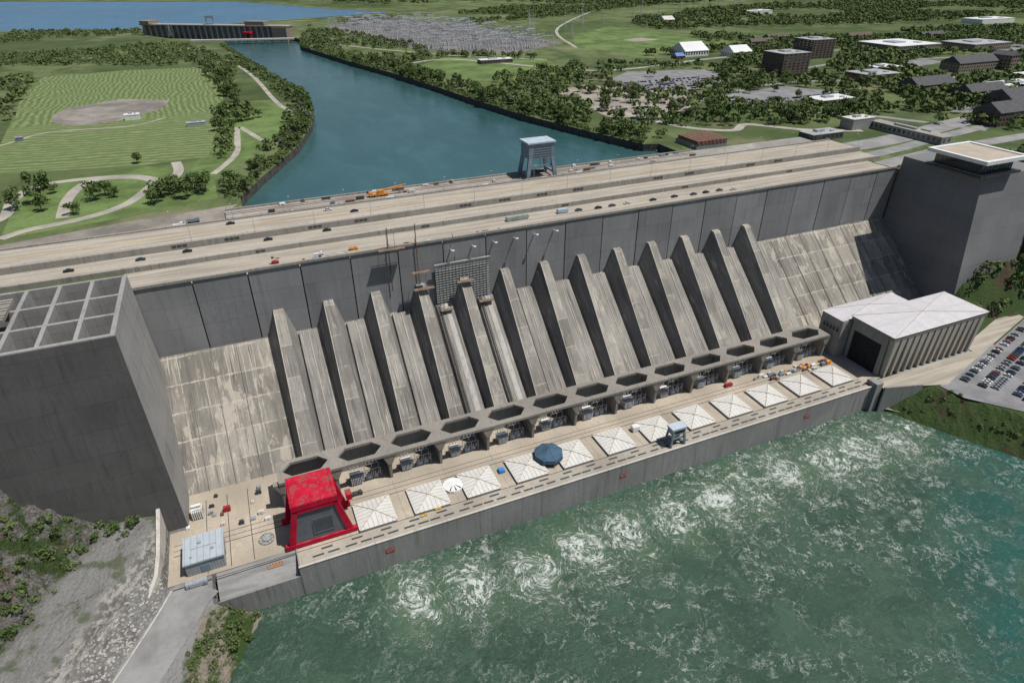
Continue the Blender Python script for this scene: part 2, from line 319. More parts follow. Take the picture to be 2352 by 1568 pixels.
# ------------------------------------------------------------------ terrain & water
LB=[(-2,196),(-2,225),(13,263),(51,350),(73,426),(86,507),(89,597),(67,781),(45,957),(26,1139),(26,1228),(-70,1300),(-110,1380)]
RB=[(150,1225),(161,1180),(146,1063),(186,840),(217,701),(239,575),(254,467),(269,383),(294,294),(313,236),(325,232),(325,196)]
CLIFF=plain('channel_rock_wall',(.065,.062,.055),.95,.4,.3,objsp=False)
gpts=[(-12000,98),(-62,98),(-62,174),(-11.5,174),(-11.5,196)]+LB+RB+[(441,196),(441,98),(600,98),(700,60),(12000,60),(12000,16000),(-12000,16000)]
g=MB().poly(gpts,ZG)
for chain in (LB,RB):
    for a,b in zip(chain[:-1],chain[1:]):
        g.add([(a[0],a[1],ZG),(b[0],b[1],ZG),(b[0],b[1],72),(a[0],a[1],72)],[(0,1,2,3)],1)
go=g.obj('ground',[GRASS,CLIFF]); go['kind']='structure'; up(go)
sheet('forebay_water',[(-20,190),(335,190),(335,260),(260,700),(200,1320),(-130,1420),(-30,1100),(60,900),(40,500)],76.,FORE)
sheet('reservoir_water',LL([(-370,1450),(-139,1375),(60,1440),(194,1490),(442,1590),(104,2261),(-599,2619),(-2600,4200),(-2600,2600)]),ZG+.3,RES)
strip('reservoir_embankment',LL([(-700,1600),(-370,1438),(-139,1360),(60,1425),(194,1475),(442,1575),(300,1850),(104,2275),(-599,2650)]),26,ZG+.6,grass2('embankment_grass',(.12,.14,.07)))
sheet('gravel_patch',[(-140,175.5),(-12,175.5),(-12,199),(-4,212),(-60,206),(-140,190)],ZG+.12,GRAVEL)
sheet('river_water',[(-400,-2500),(1500,-2500),(1500,-10),(-400,-10)],-16.,RIVER)
def hfield(name,x0,x1,y0,y1,step,fn,mats,mfn):
    nx=int((x1-x0)/step)+1; ny=int((y1-y0)/step)+1; V=[];F=[];M=[]
    for j in range(ny):
        for i in range(nx):
            x=x0+i*step; y=y0+j*step; V.append((x,y,fn(x,y)))
    for j in range(ny-1):
        for i in range(nx-1):
            F.append((j*nx+i,j*nx+i+1,(j+1)*nx+i+1,(j+1)*nx+i)); M.append(mfn(x0+(i+.5)*step,y0+(j+.5)*step))
    b=MB(); b.v=V; b.f=F; b.mi=M; o=up(b.obj(name,mats,smooth=False)); o['kind']='structure'; return o
def wob(x,y): return math.sin(x*.31+1.3*math.sin(y*.17))*math.cos(y*.27+math.sin(x*.13))
def dl(x,y): return (x+52)*-.868+(y+14)*.496
def hL(x,y):
    d=dl(x,y)
    if d<-10:
        h=-.4-(-10-d)*1.1; h=max(h,-18)
        if h<-2: h+=wob(x*3,y*3)*.8
    elif d<9: h=-.4
    elif d<20: h=(d-9)*.78+wob(x*4,y*4)*.6
    elif d<26: h=8.6+(d-20)*.45+wob(x*2,y*2)*.5
    elif d<46: h=11.2+(d-26)*.06+wob(x,y)*.5
    else: h=12.4+(d-46)*1.0+wob(x,y)*3+wob(x*2.7,y*2.3)*2.
    if x>-61 and y>-19: h=min(h,-.6 if x<-42 else -18)
    if x>-24: h=-18
    if y>24 and x>-60: h=min(h,-1)
    return min(h,ZG-.3)
hfield('gorge_slope_rock',-330,-16,-190,112,1.6,hL,[GORGE],lambda x,y:0)
def er(x,y): return (x-322)*.885+(y+22)*.465
def hR(x,y):
    e=er(x,y); h=-18 if e<-2 else min(-.4,-17+ (e+2)*.9+wob(x*2,y*2)*.6)
    if x>425: h+=max(0,(y-12+(x-430)*.12))*min(1,(x-425)/12)*1.7*(1+.08*wob(x,y))
    if y>27 and x<500: h=-1.
    if y>12 and x<430: h=-.5
    return min(h,ZG-.3)
hfield('river_bank_ground',300,760,-330,100,2.5,hR,[BANK,R_GREY],lambda x,y:0 if er(x,y)<22 or x>425 else 1)
# ------------------------------------------------------------------ dam
YI=98.; ZT=85.
dam=empty('dam',(0,0,0),'huge grey concrete gravity dam with panelled upper face','dam')
XW=-260
b=MB(); b.box(-56,438,YI+.6,196,40,80.9); b.obj('dam_core',DARK,dam)
jx=[-56]+[-6+25*k for k in range(-1,18)]+[438]
k=0
for a,c in zip(jx[:-1],jx[1:]):
    MB().box(a+(.3 if a>-56 else 0),c-(.3 if c<438 else 0),YI+(.0 if k%2 else .12),YI+1.2,40,ZT-1.2).obj('face_panel',[C_FACE,C_FACE2][k%2],dam); k+=1
b=MB(); b.box(XW,440,YI-.5,YI+.9,ZT-1.2,ZT+.1); b.obj('front_parapet',C_ROADW,dam)
def slope(x0,x1,name):
    bb=MB(); bb.hexa([(x0,YI+1,46.5),(x1,YI+1,46.5),(x1,YI+1,-3),(x0,YI+1,-3)],[(x0,YI-.02,46.3),(x1,YI-.02,46.3),(x1,44,-2),(x0,44,-2)])
    return bb.obj(name,C_SLOPE,dam)
slope(-56,-8,'spillway_slope'); slope(-8,316,'spillway_slope'); slope(316,438,'spillway_slope')
b=MB()
for x in [-43,-31,-19]+[330,343,356,369,382,395,408,421]:
    b.hexa([(x-.12,YI-.5,46.3),(x+.12,YI-.5,46.3),(x+.12,44,-1.6),(x-.12,44,-1.6)],[(x-.12,YI-.5,46.5),(x+.12,YI-.5,46.5),(x+.12,43.5,-1.35),(x-.12,43.5,-1.35)])
b.pieces('slope_joint',C_WALL,dam)
y1,z1=41.,1.5
slz=lambda y: 46.3-(YI-y)*48.3/54.
def ridge(wt,wb,y,ztop,zbase): return [(-wb/2,y,zbase),(-wt/2,y,ztop),(wt/2,y,ztop),(wb/2,y,zbase)]
A=ridge(5.,14.4,YI-.05,61.2,45.); A2=[(-7.,YI-5,slz(YI-5)-1),(-2.6,YI-2.6,61.),(2.6,YI-2.6,61.),(7.,YI-5,slz(YI-5)-1)]
Bt=ridge(8.2,12.4,y1,z1+4.6,-4.)
pen=empty('penstock',(4.5,0,0),'sloping trapezoidal concrete penstock on the dam face, stained','penstock','row of concrete penstocks')
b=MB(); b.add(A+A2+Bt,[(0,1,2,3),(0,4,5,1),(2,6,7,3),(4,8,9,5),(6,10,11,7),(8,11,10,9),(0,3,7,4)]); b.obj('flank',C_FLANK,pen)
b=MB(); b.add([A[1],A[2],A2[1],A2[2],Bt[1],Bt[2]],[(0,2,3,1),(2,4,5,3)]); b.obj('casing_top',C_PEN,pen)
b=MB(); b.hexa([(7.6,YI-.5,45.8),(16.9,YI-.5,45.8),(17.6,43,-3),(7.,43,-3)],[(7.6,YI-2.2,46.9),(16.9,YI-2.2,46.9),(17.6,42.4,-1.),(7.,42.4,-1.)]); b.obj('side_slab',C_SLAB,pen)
b=MB(); b.hexa([(-2.7,YI-3.2,61.),(-2.4,YI-3.2,61.),(-3.8,y1,6.2),(-4.1,y1,6.2)],[(-2.7,YI-3.2,61.3),(-2.4,YI-3.2,61.3),(-3.8,y1-.3,6.5),(-4.1,y1-.3,6.5)])
b.hexa([(12.2,YI-2.2,46.8),(12.5,YI-2.2,46.8),(12.3,42.5,-1.1),(12.,42.5,-1.1)],[(12.2,YI-2.5,47.1),(12.5,YI-2.5,47.1),(12.3,42.2,-.8),(12.,42.2,-.8)])
b.pieces('edge_strip',C_LIGHT,pen)
for i in range(1,13):
    r=dup(pen,(4.5+25*i,0,0))
    if i in(3,4): r['label']='concrete penstock under repair with work platforms at its top'
MB().box(XW,440,YI+.9,124.5,80.,81.8).obj('lower_roadway_slab',R_BEIGE,dam)
MB().box(XW,452,126.5,143.5,80.,83.3).obj('middle_roadway_slab',R_BEIGE,dam)
MB().box(XW,452,146.,173.5,80.,85.3).obj('upper_roadway_slab',R_BEIGE,dam)
MB().box(-12,330,175.,196.5,70.,83.9).obj('crane_deck_slab',C_CREST,dam)
MB().box(330,442,175.,196.4,78.,83.9).obj('crane_deck_slab',C_CREST,dam)
MB().box(XW,452,124.5,126.3,79.,84.4).obj('lower_divider_wall',C_ROADW,dam)
MB().box(XW,452,143.7,145.8,79.,86.6).obj('upper_divider_wall',C_ROADW,dam)
MB().box(XW,452,173.7,174.8,79.,86.1).obj('rear_divider_wall',C_ROADW,dam)
MB().box(-12,330,195.7,196.7,83.9,85.).obj('rear_curb',C_ROADW,dam)
dk=MB()
for x in (-40,-14,30,56,120,146,172,198,260,286,340,366):
    for q in range(3): dk.box(x+q*2.6,x+q*2.6+2.1,143.55,143.75,84.6,85.7)
for x in (0,90,180,270,360):
    for q in range(2): dk.box(x+q*2.6,x+q*2.6+2.1,124.35,124.55,82.8,83.7)
dk.pieces('vent_slot',SLOT,dam)
dk=MB()
for y in (151,159.8,160.6,169.5): dk.box(XW,452,y,y+.22,85.3,85.33,1 if 159<y<161 else 0)
for y in (129,135.2,141): dk.box(XW,452,y,y+.2,83.3,83.33,0)
for y in (104,121): dk.box(XW,440,y,y+.2,81.8,81.83,0)
dk.obj('road_marking',[plain('lane_white',(.6,.58,.52),.7),YEL],dam)
dk=MB()
for y in (178,181,188,191): dk.box(-12,330,y,y+.5,83.9,84.1)
dk.pieces('crane_rail',RUST,dam)
XL=-900
for (ya,yb,z) in ((YI+1,124,81.),(127,143,82.4),(146,173,83.)):
    strip('road',[(XL,(ya+yb)/2-40),(-500,(ya+yb)/2-12),(-330,(ya+yb)/2),(XW,(ya+yb)/2)],yb-ya,ZG+.1 if z<83 else 82.5,R_BEIGE)
strip('road',[(452,160),(520,165),(650,190),(900,230),(1500,300)],22,ZG+.12,R_GREY)
strip('road',[(440,112),(480,118),(560,125),(800,120),(1500,60)],14,ZG+.1,R_GREY)
strip('road',[(452,135),(500,142),(600,160),(900,200)],12,ZG+.11,R_GREY)
w=empty('wing_wall',(0,0,0),'massive concrete end block with shade-darkened front and open grid top','wall')
zt=92.
b=MB()
b.hexa([(-220,24,0),(-52,24,0),(-52,97,0),(-220,97,0)],[(-220,36.,74),(-55.4,36.,74),(-55.4,97,74),(-220,97,74)])
b.obj('base_block',C_WING,w)
b=MB().hexa([(-220,36.,74),(-57.4,36.,74),(-57.4,38.,74),(-220,38.,74)],[(-220,38.5,zt),(-57.8,38.5,zt),(-57.8,40.3,zt),(-220,40.3,zt)])
b.hexa([(-57.4,36.,74),(-55.4,36.,74),(-55.4,97,74),(-57.4,97,74)],[(-57.8,38.5,zt),(-56,38.5,zt),(-56,97.4,zt),(-57.8,97.4,zt)])
b.box(-220,-57.9,96,97.4,74,zt-.01); b.pieces('upper_wall',C_WING,w)
b=MB().hexa([(-220,23.7,-2),(-51.9,23.7,-2),(-51.9,24.1,-2),(-220,24.1,-2)],[(-220,38.2,zt-.4),(-55.9,38.2,zt-.4),(-55.9,38.6,zt-.4),(-220,38.6,zt-.4)]); b.obj('front_shade_skin',C_WINGD,w)  # thin skin over the front, its dark colour stands in for shade
b=MB()
gx=[-69.5,-82,-94.5,-107,-119.5,-132]
for x in gx: b.box(x-.8,x+.8,40.4,96,75,zt-.05)
for y in (58,77):
    xs=[-57.9]+gx
    for x1_,x0_ in zip(xs[:-1],xs[1:]): b.box(x0_+.82,x1_-.82 if x1_<-58 else x1_,y-.8,y+.8,75,zt-.1)
b.pieces('grid_beam',C_WING,w)
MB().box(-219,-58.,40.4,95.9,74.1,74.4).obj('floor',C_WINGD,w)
b=MB()
for q in range(9): b.box(-135,-97.,66+q*2.3,67.3+q*2.3,zt,zt+1.6+.1*(q%3))
b.pieces('stacked_beam',C_ROADW,w)
t=empty('tower',(0,0,0),'tall dark concrete tower topped by a glazed observation deck','tower')
MB().hexa([(436,25,-3),(500,25,-3),(500,97,-3),(436,97,-3)],[(440,39,zt),(500,39,zt),(500,97,zt),(440,97,zt)]).obj('shaft',concrete('tower_concrete',(.18,.18,.182),.15,.5,lift=11.),t)
MB().box(429,468,34,73,zt+2,zt+3.2).obj('observation_floor',plain('bronze_frame',(.05,.048,.045),.5),t)
MB().box(440.5,466,40,72,zt,zt+2).obj('plinth',C_WALL,t)
MB().box(433,463,38,70,zt+3.2,zt+11).obj('window',GLASS,t)
b=MB()
for x in np.arange(433,463.5,3): b.box(x-.12,x+.12,37.8,38,zt+3.2,zt+11)
for y in np.arange(38,70.5,3): b.box(432.8,433,y-.12,y+.12,zt+3.2,zt+11)
b.pieces('mullion',plain('bronze_mullion',(.08,.075,.07),.5),t)
MB().box(429.6,465.4,34.6,70.4,zt+11,zt+12.6).obj('roof_slab',plain('tan_roof',(.38,.33,.27),.8,.1,.1),t)
b=MB(); b.box(427,429.5,32,73,zt+11,zt+13.3); b.box(465.5,468,32,73,zt+11,zt+13.3); b.box(429.5,465.5,32,34.5,zt+11,zt+13.3); b.box(429.5,465.5,70.5,73,zt+11,zt+13.3); b.obj('roof_rim',WHITE,t)
b=MB(); 
for z in (zt+4.2,zt+3.7): b.box(429,468,34,34.1,z,z+.1); b.box(429,429.1,34.1,73,z,z+.1)
for x in np.arange(429,468,2): b.box(x,x+.08,34,34.1,zt+3.2,zt+4.3)
b.obj('railing',GALV,t)
# ------------------------------------------------------------------ powerhouse
ph=empty('powerhouse',(0,0,0),'long low powerhouse with beige concrete deck beside the river','powerhouse')
b=MB(); b.box(-10,314,-17,46,-25,-.0); b.box(-60,-10,-6,46,-25,-.004); b.box(314,330,-12,46,-25,-.002)
b.obj('deck',C_DECK,ph)
MB().box(-10.4,314,-17.5,-16.9,-25,.35).obj('river_wall',C_WALL,ph); MB().box(-10.4,-9.8,-16.9,-6,-8,.35).obj('end_wall',C_WALL,ph)
MB().box(-10.5,314.1,-17.7,-16.8,.35,.75).obj('wall_cap',C_LIGHT,ph)
MB().hexa([(-42,-17,-25),(-10.5,-17,-25),(-10.5,-6,-25),(-42,-6,-25)],[(-42,-17,-6.5),(-10.5,-17,-5.),(-10.5,-6,-.02),(-42,-6,-.6)]).obj('ramp',R_GREY,ph)
MB().box(-42.3,-10.6,-17.5,-17.02,-25,-4.6).obj('ramp_wall',C_WALL,ph)
b=MB()
for y in (-8.6,9.4): b.box(-58,312,y,y+.35,0,.06)
for y in (12.5,15.5): b.box(-58,312,y,y+.25,0,.05)
for x in (-45,-36,-27): b.box(x,x+.3,-5,40,.0,.045)
b.pieces('deck_rail',SLOT,ph)
b=MB()
for i in range(0,14): b.box(12.5+25*i-.1,12.5+25*i+.1,-9.,19,.0,.03)
b.pieces('deck_joint',C_WALL,ph)
MB().box(-9,312,-16.4,-9.4,.0,.12).obj('walkway_slab',concrete('walkway_concrete',(.35,.32,.27),.1,.9),ph)
gr=tag(MB().box(-2.3,2.3,-.35,.35,0,.08).box(-2.5,2.5,-.45,-.37,0,.12).box(-2.5,2.5,.37,.45,0,.12).obj('floor_grate',SLOT,loc=(-2,-13.6,.12)),'dark steel floor grate set in the concrete walkway','grate','floor grates along the river wall')
for k in range(1,50): dup(gr,(-2+6.4*k+(1.0 if k%4>1 else 0),-13.6,.12))
for k in range(0,25): dup(gr,(2+12.8*k,-10.6,.12))
h=empty('hatch_cover',(25,0,0),'square white ribbed metal hatch cover on the deck','hatch','white hatch covers on the powerhouse deck')
hs=8.2
MB().box(-hs,hs,-hs,hs,0,1.3).obj('curb',C_LIGHT,h)
b=MB(); b.add([(-hs-.3,-hs-.3,1.3),(hs+.3,-hs-.3,1.3),(hs+.3,hs+.3,1.3),(-hs-.3,hs+.3,1.3),(0,0,2.7)],[(0,1,4),(1,2,4),(2,3,4),(3,0,4),(3,2,1,0)]); b.obj('cover_panel',RIBW,h)
b=MB()
for sx,sy in((-1,-1),(1,-1),(1,1),(-1,1)): b.beam((sx*(hs+.3),sy*(hs+.3),1.4),(0,0,2.8),.26)
b.pieces('ridge_strip',plain('ridge_cream',(.38,.31,.24),.6),h)
MB().cyl((0,0,2.5),(0,0,3.1),.6,.6,10).obj('ridge_cap',PALE,h)
for i in range(2,13): dup(h,(25*i,0,0))
def tent(x,y,r,hh,mat,label,n=8,rise=.42):
    e=empty('round_tent',(x,y,0),label,'tent'); b=MB()
    V=[];F=[]
    for k in range(n):
        a=2*math.pi*k/n; V+=[(r*math.cos(a),r*math.sin(a),hh),(r*.5*math.cos(a),r*.5*math.sin(a),hh+r*rise*.4)]
    V.append((0,0,hh+r*rise))
    for k in range(n):
        j=(k+1)%n; F+=[(2*k,2*j,2*j+1,2*k+1),(2*k+1,2*j+1,2*n)]
    for k in range(n):
        a=2*math.pi*k/n; V.append((r*math.cos(a)*1.02,r*math.sin(a)*1.02,hh-min(2.,hh*.9))); 
    for k in range(n):
        j=(k+1)%n; F.append((2*k,2*n+1+k,2*n+1+j,2*j))
    b.add(V,F); b.obj('canopy',mat,e)
    b=MB()
    for k in range(n): a=2*math.pi*k/n; b.cyl((r*.95*math.cos(a),r*.95*math.sin(a),0),(r*.95*math.cos(a),r*.95*math.sin(a),hh),.15,.15,6)
    b.pieces('pole',GALV,e)
    return e
tent(113,2,7.4,4.5,BLUET,'dark blue faceted round tarpaulin tent on the deck')
e=tent(63,2.5,4.8,1.4,WHITE,'round white cover with dark slots on the deck',14,rise=.12)
for a in (-.9,-1.5,-2.2):
    b=MB(); ca,sa=math.cos(a),math.sin(a)
    b.hexa([(1.2*ca,1.2*sa,1.7),(4.4*ca+.35*sa,4.4*sa-.35*ca,1.3),(4.4*ca-.35*sa,4.4*sa+.35*ca,1.3)],[(1.2*ca,1.2*sa,2.02),(4.4*ca+.35*sa,4.4*sa-.35*ca,1.62),(4.4*ca-.35*sa,4.4*sa+.35*ca,1.62)]); b.obj('slot',SLOT,e)
can=empty('transformer_canopy',(0,0,0),'long concrete canopy with elongated hexagonal roof openings','canopy')
b=MB(); CZ=15.9; CY0,CY1=18.8,33.6
for i in range(13):
    xc=.5+25*i; x0_,x1_=xc-12.5,xc+12.5
    outer=[(x0_,CY0),(x1_,CY0),(x1_,CY1),(x0_,CY1)]; inn=[(xc-10.4,26.4),(xc-6.2,21.6),(xc+6.2,21.6),(xc+10.4,26.4),(xc+6.2,31.1),(xc-6.2,31.1)]
    O=[Vector((x,y,0)) for x,y in outer]; I=[Vector((x,y,0)) for x,y in inn]
    tr=tessellate_polygon([O,I]); P=outer+inn
    b.add([(x,y,CZ) for x,y in P]+[(x,y,CZ-1.3) for x,y in P],[tuple(f) for f in tr]+[tuple(j+10 for j in f) for f in tr]+[(4+k,4+(k+1)%6,14+(k+1)%6,14+k) for k in range(6)]+[(0,1,11,10),(3,2,12,13)])
b.add([(-12,CY0,CZ),(-12,CY1,CZ),(-12,CY1,CZ-1.3),(-12,CY0,CZ-1.3)],[(0,1,2,3)]); b.add([(313,CY0,CZ),(313,CY1,CZ),(313,CY1,CZ-1.3),(313,CY0,CZ-1.3)],[(0,1,2,3)])
b.obj('slab',C_CAN,can)
CB=CZ-1.3
for i in range(14):
    b=MB(); x=-12+25*i; x=min(max(x,-11),312)
    b.hexa([(x-.6,20.2,0),(x+.6,20.2,0),(x+.6,33.5,0),(x-.6,33.5,0)],[(x-.8,19.2,CB),(x+.8,19.2,CB),(x+.8,33.5,CB),(x-.8,33.5,CB)])
    for s_ in(-1,1): b.hexa([(x,19.3,9.),(x+s_*.81,19.3,9.),(x+s_*.81,22,9.),(x,22,9.)],[(x,19.15,CB),(x+s_*3.4,19.15,CB),(x+s_*3.4,22,CB),(x,22,CB)])
    b.obj('pier',C_CAN,can)
MB().box(-11,312,33.6,34.4,0,CB).obj('back_wall',C_WALL,can)
tf=empty('transformer',(-3,25,0),'grey power transformer with radiators under the concrete canopy','transformer','transformers under the canopy')
MB().box(-2.6,2.6,-2,2,.4,4.6).box(-3,3,-2.4,2.4,0,.4).obj('tank',GALV,tf)
b=MB()
for k in range(7): b.box(-2.4+k*.75,-2.1+k*.75,-3.4,-2.05,.8,4.3); 
for k in range(5): b.box(2.65,3.8,-1.8+k*.8,-1.5+k*.8,.8,4.3)
b.pieces('radiator',plain('radiator_grey',(.45,.47,.48),.5),tf)
MB().cyl((-2.5,-.6,5.9),(2.3,-.6,5.9),.8,.8,12).box(-1.8,-1.5,-.8,-.4,4.6,5.4).box(1.4,1.7,-.8,-.4,4.6,5.4).obj('oil_conservator',WHITE,tf)
b=MB()
for k in(-1.6,0,1.6): b.cyl((k,1,4.6),(k,1.2,7.8),.32,.15,8)
b.pieces('bushing',PALE,tf)
for i in range(1,13): dup(tf,(-3+25*i+random.uniform(-.9,.9),25+random.uniform(-.5,.5),0),scale=random.uniform(.9,1.08))
sg=empty('switchgear_frame',(5,25,0),'steel switchgear frame with insulators under the concrete canopy','switchgear','switchgear frames under the canopy')
b=MB()
for x in(-3.5,0,3.5):
    for y in(-2,2): b.box(x-.12,x+.12,y-.12,y+.12,0,6.2)
for z in(3.,6.2): 
    for y in(-2,2): b.box(-3.5,3.5,y-.1,y+.1,z-.1,z+.1)
b.obj('frame',GALV,sg)
b=MB()
for x in(-2.6,-.9,.9,2.6):
    b.cyl((x,-2,3.1),(x,-2,4.9),.24,.16,8); b.cyl((x,2,6.3),(x,2,8),.24,.16,8)
b.pieces('insulator',PALE,sg)
MB().box(-3,-.6,-1.6,.6,0,2.).obj('cabinet',BLUEL,sg); MB().box(.6,2.4,-1.2,1,0,1.6).obj('cabinet',PALE,sg)
for i in range(1,13): dup(sg,(5+25*i,25,0))
# ------------------------------------------------------------------ red gantry crane
rc=empty('gantry_crane',(1.,2.,0),'bright red gantry crane with grey side panels and weathered roof','crane')
H=24.; bx0,bx1,by0,by1=-13.5,13.5,-8.5,9.; tx0,tx1,ty0,ty1=-9.5,9.,-9,9.
b=MB()
for (X,Y,Xt,Yt,sx,sy) in((bx0,by0,tx0,ty0,1,1),(bx1,by0,tx1,ty0,-1,1),(bx1,by1,tx1,ty1,-1,-1),(bx0,by1,tx0,ty1,1,-1)):
    def q(x,y,z,w,d): return [(x,y,z),(x+sx*w,y,z),(x+sx*w,y+sy*d,z),(x,y+sy*d,z)]
    b.hexa(q(X,Y,2.4,2.8,1.6),q(Xt,Yt,H-2.6,2.2,1.6))
b.pieces('leg',RED,rc)
b=MB(); b.box(bx0-1.5,bx1+1.5,by0-.2,by0+1.8,.5,2.4); b.box(bx0-1.5,bx1+1.5,by1-1.8,by1+.2,.5,2.4); b.pieces('sill_beam',RED,rc)
MB().box(tx0-.3,tx1+.3,ty0-.3,ty1+.3,H-2.6,H).obj('roof_girder',RED,rc)
b=MB(); b.box(tx0-.1,tx1+.1,ty0-.1,ty1+.1,H,H+.25); b.box(tx0+.6,tx0+1.1,ty0+.5,ty1-.5,H+.25,H+.6);b.box(tx1-1.1,tx1-.6,ty0+.5,ty1-.5,H+.25,H+.6); b.obj('roof_deck',RED,rc)
b=MB(); b.hexa([(bx0+2.5,by0+.6,2.4),(bx1-2.5,by0+.6,2.4),(bx1-2.5,by0+1.2,2.4),(bx0+2.5,by0+1.2,2.4)],[(tx0+2,ty0+.6,H-4.5),(tx1-2,ty0+.6,H-4.5),(tx1-2,ty0+1.2,H-4.5),(tx0+2,ty0+1.2,H-4.5)])
b.hexa([(bx0+2.5,by1-1.2,12),(bx1-2.5,by1-1.2,12),(bx1-2.5,by1-.6,12),(bx0+2.5,by1-.6,12)],[(tx0+2,ty1-1.2,H-2.6),(tx1-2,ty1-1.2,H-2.6),(tx1-2,ty1-.6,H-2.6),(tx0+2,ty1-.6,H-2.6)])
b.pieces('side_panel',PANEL,rc)
MB().hexa([(tx0+2.,ty0-.1,H-4.6),(tx1-2.,ty0-.1,H-4.6),(tx1-2.,ty0+1.2,H-4.6),(tx0+2.,ty0+1.2,H-4.6)],[(tx0+2.,ty0-.1,H-2.7),(tx1-2.,ty0-.1,H-2.7),(tx1-2.,ty0+1.2,H-2.7),(tx0+2.,ty0+1.2,H-2.7)]).obj('header_beam',RED,rc)
MB().box(-2.5,5.5,by0+.3,by0+.6,5.5,13.5).obj('inset_door',PANEL2,rc)
b=MB(); b.box(-2.8,-2.4,by0+.2,by0+.35,5.2,13.8); b.box(5.4,5.8,by0+.2,by0+.35,5.2,13.8); b.box(-2.4,5.4,by0+.2,by0+.35,13.4,13.8); b.box(-2.4,5.4,by0+.2,by0+.35,5.2,5.6); b.obj('door_frame',PANEL,rc)
MB().box(bx1,bx1+2.5,by1-5,by1-1,7,10).obj('machinery_box',RED,rc)
b=MB(); b.box(tx0+3,tx1-3,-5,5,H-5.5,H-2.7); b.obj('hoist',PANEL2,rc); MB().cyl((0,0,6.5),(0,0,8.5),1.,.8,8).cyl((0,0,8.5),(0,0,H-5.5),.15,.15,6).obj('hook_block',PANEL2,rc)
b=MB()
for x in(bx0,bx0+3,bx1-3,bx1):
    for y in(by0+.8,by1-.8): b.cyl((x,y-.3,.55),(x,y+.3,.55),.55,.55,12)
b.pieces('wheel',SLOT,rc)
s=empty('shed',(-45,3.5,0),'pale blue-grey ribbed metal shed with a flat roof','shed')
MB().box(-7.3,7.3,-7.3,7.3,0,6.4).obj('wall',RIBG,s)
MB().box(-7.8,7.8,-7.8,7.8,6.4,7.2).obj('roof',ribbed('shed_roof_metal',(.42,.47,.51),2.4),s)
b=MB().box(-2,-.8,2,3.2,7.2,8).box(3,4,-3,-2,7.2,7.9).box(-5,5,-.2,.2,7.2,7.4).box(-5,-4.2,-5,-4.2,7.2,7.8); b.pieces('roof_vent',GALV,s)
MB().box(-2,1.5,-7.42,-7.3,0,4.2).box(7.3,7.4,-1,1,0,2.4).pieces('door',BLUEG,s)
def gantry(name,loc,w,d,hh,label,topfrac=.55):
    e=empty(name,loc,label,'crane'); b=MB(); zb=hh*topfrac; lw=1.25 if w>12 else .5
    for sx in(-1,1):
        for sy in(-1,1):
            b.hexa([(sx*w*.52-lw,sy*d*.5-lw*.8,.8),(sx*w*.52+lw,sy*d*.5-lw*.8,.8),(sx*w*.52+lw,sy*d*.5+lw*.8,.8),(sx*w*.52-lw,sy*d*.5+lw*.8,.8)],[(sx*w*.42-lw,sy*d*.42-lw*.8,zb),(sx*w*.42+lw,sy*d*.42-lw*.8,zb),(sx*w*.42+lw,sy*d*.42+lw*.8,zb),(sx*w*.42-lw,sy*d*.42+lw*.8,zb)])
    b.pieces('leg',BLUEG,e)
    b=MB()
    for sx in(-1,1): b.box(sx*w*.5-.5,sx*w*.5+.5,-d*.5,d*.5,hh*.1,hh*.15)
    b.box(-w*.45,w*.45,-d*.45,-d*.45+.6,zb*.6,zb*.6+.8); b.pieces('tie_beam',BLUEG,e)
    MB().box(-w*.47,w*.47,-d*.47,d*.47,zb,hh-1.).obj('machinery_house',BLUEG,e)
    MB().box(-w*.52,w*.52,-d*.52,d*.52,hh-1,hh).obj('roof',BLUEL,e)
    b=MB()
    for k in range(5): b.box(-w*.3,w*.38,-d*.47-.15,-d*.47,zb+1+k*(hh-zb-3)/5,zb+1+k*(hh-zb-3)/5+.4)
    b.obj('louvre',PANEL2,e)
    b=MB()
    for sx in(-1,1):
        for sy in(-1,1): b.cyl((sx*w*.5,sy*d*.5-.3,.5),(sx*w*.5,sy*d*.5+.3,.5),.5,.5,10)
    b.pieces('wheel',SLOT,e)
    b=MB(); b.cyl((w*.1,0,3),(w*.1,0,zb),.12,.12,6); b.box(-w*.05,w*.25,-1,1,2,3.4); b.obj('hoist_block',SLOT,e)
    return e
gantry('gantry_crane',(178,-13,0),8.2,5.,11.5,'small blue-grey gantry crane on the powerhouse deck',.66)
gantry('gantry_crane',(192,186,84.),20,14,24.5,'tall blue-grey gantry crane on the dam crest')
# ------------------------------------------------------------------ assembly building
ab=empty('assembly_building',(0,0,0),'concrete hall with fluted walls and pale flat roofs','building')
MB().box(325.8,402,-10,15.5,0,26.).obj('hall',concrete('hall_concrete',(.11,.103,.09),.3,.5),ab)
MB().box(318,377,16.,32,0,25.).obj('annex',C_WING,ab)
b=MB(); n=13
for k in range(n+1):
    x=327.8+k*(401.-327.8)/n
    b.hexa([(x-.7,-12.6,0),(x+.7,-12.6,0),(x+.7,-10.02,0),(x-.7,-10.02,0)],[(x-2.1,-13.6,26.),(x+2.1,-13.6,26.),(x+2.1,-10.02,26.),(x-2.1,-10.02,26.)])
b.pieces('wall_fin',concrete('fin_concrete',(.4,.37,.32),.3,.4),ab)
MB().box(324,404,-13.8,16,26,28.4).obj('roof_edge',C_CAN,ab)
def hip(x0_,x1_,y0_,y1_,z,hh):
    xc=(x0_+x1_)/2; yc=(y0_+y1_)/2; bb=MB(); bb.add([(x0_,y0_,z),(x1_,y0_,z),(x1_,y1_,z),(x0_,y1_,z),(xc,yc,z+hh)],[(0,1,4),(1,2,4),(2,3,4),(3,0,4),(3,2,1,0)]); return bb
hip(323.5,404.5,-14.2,16.2,28.4,1.6).obj('roof',RIBR,ab); hip(317.5,378,16.4,33,25.4,1.5).obj('roof',RIBR,ab)
b=MB()
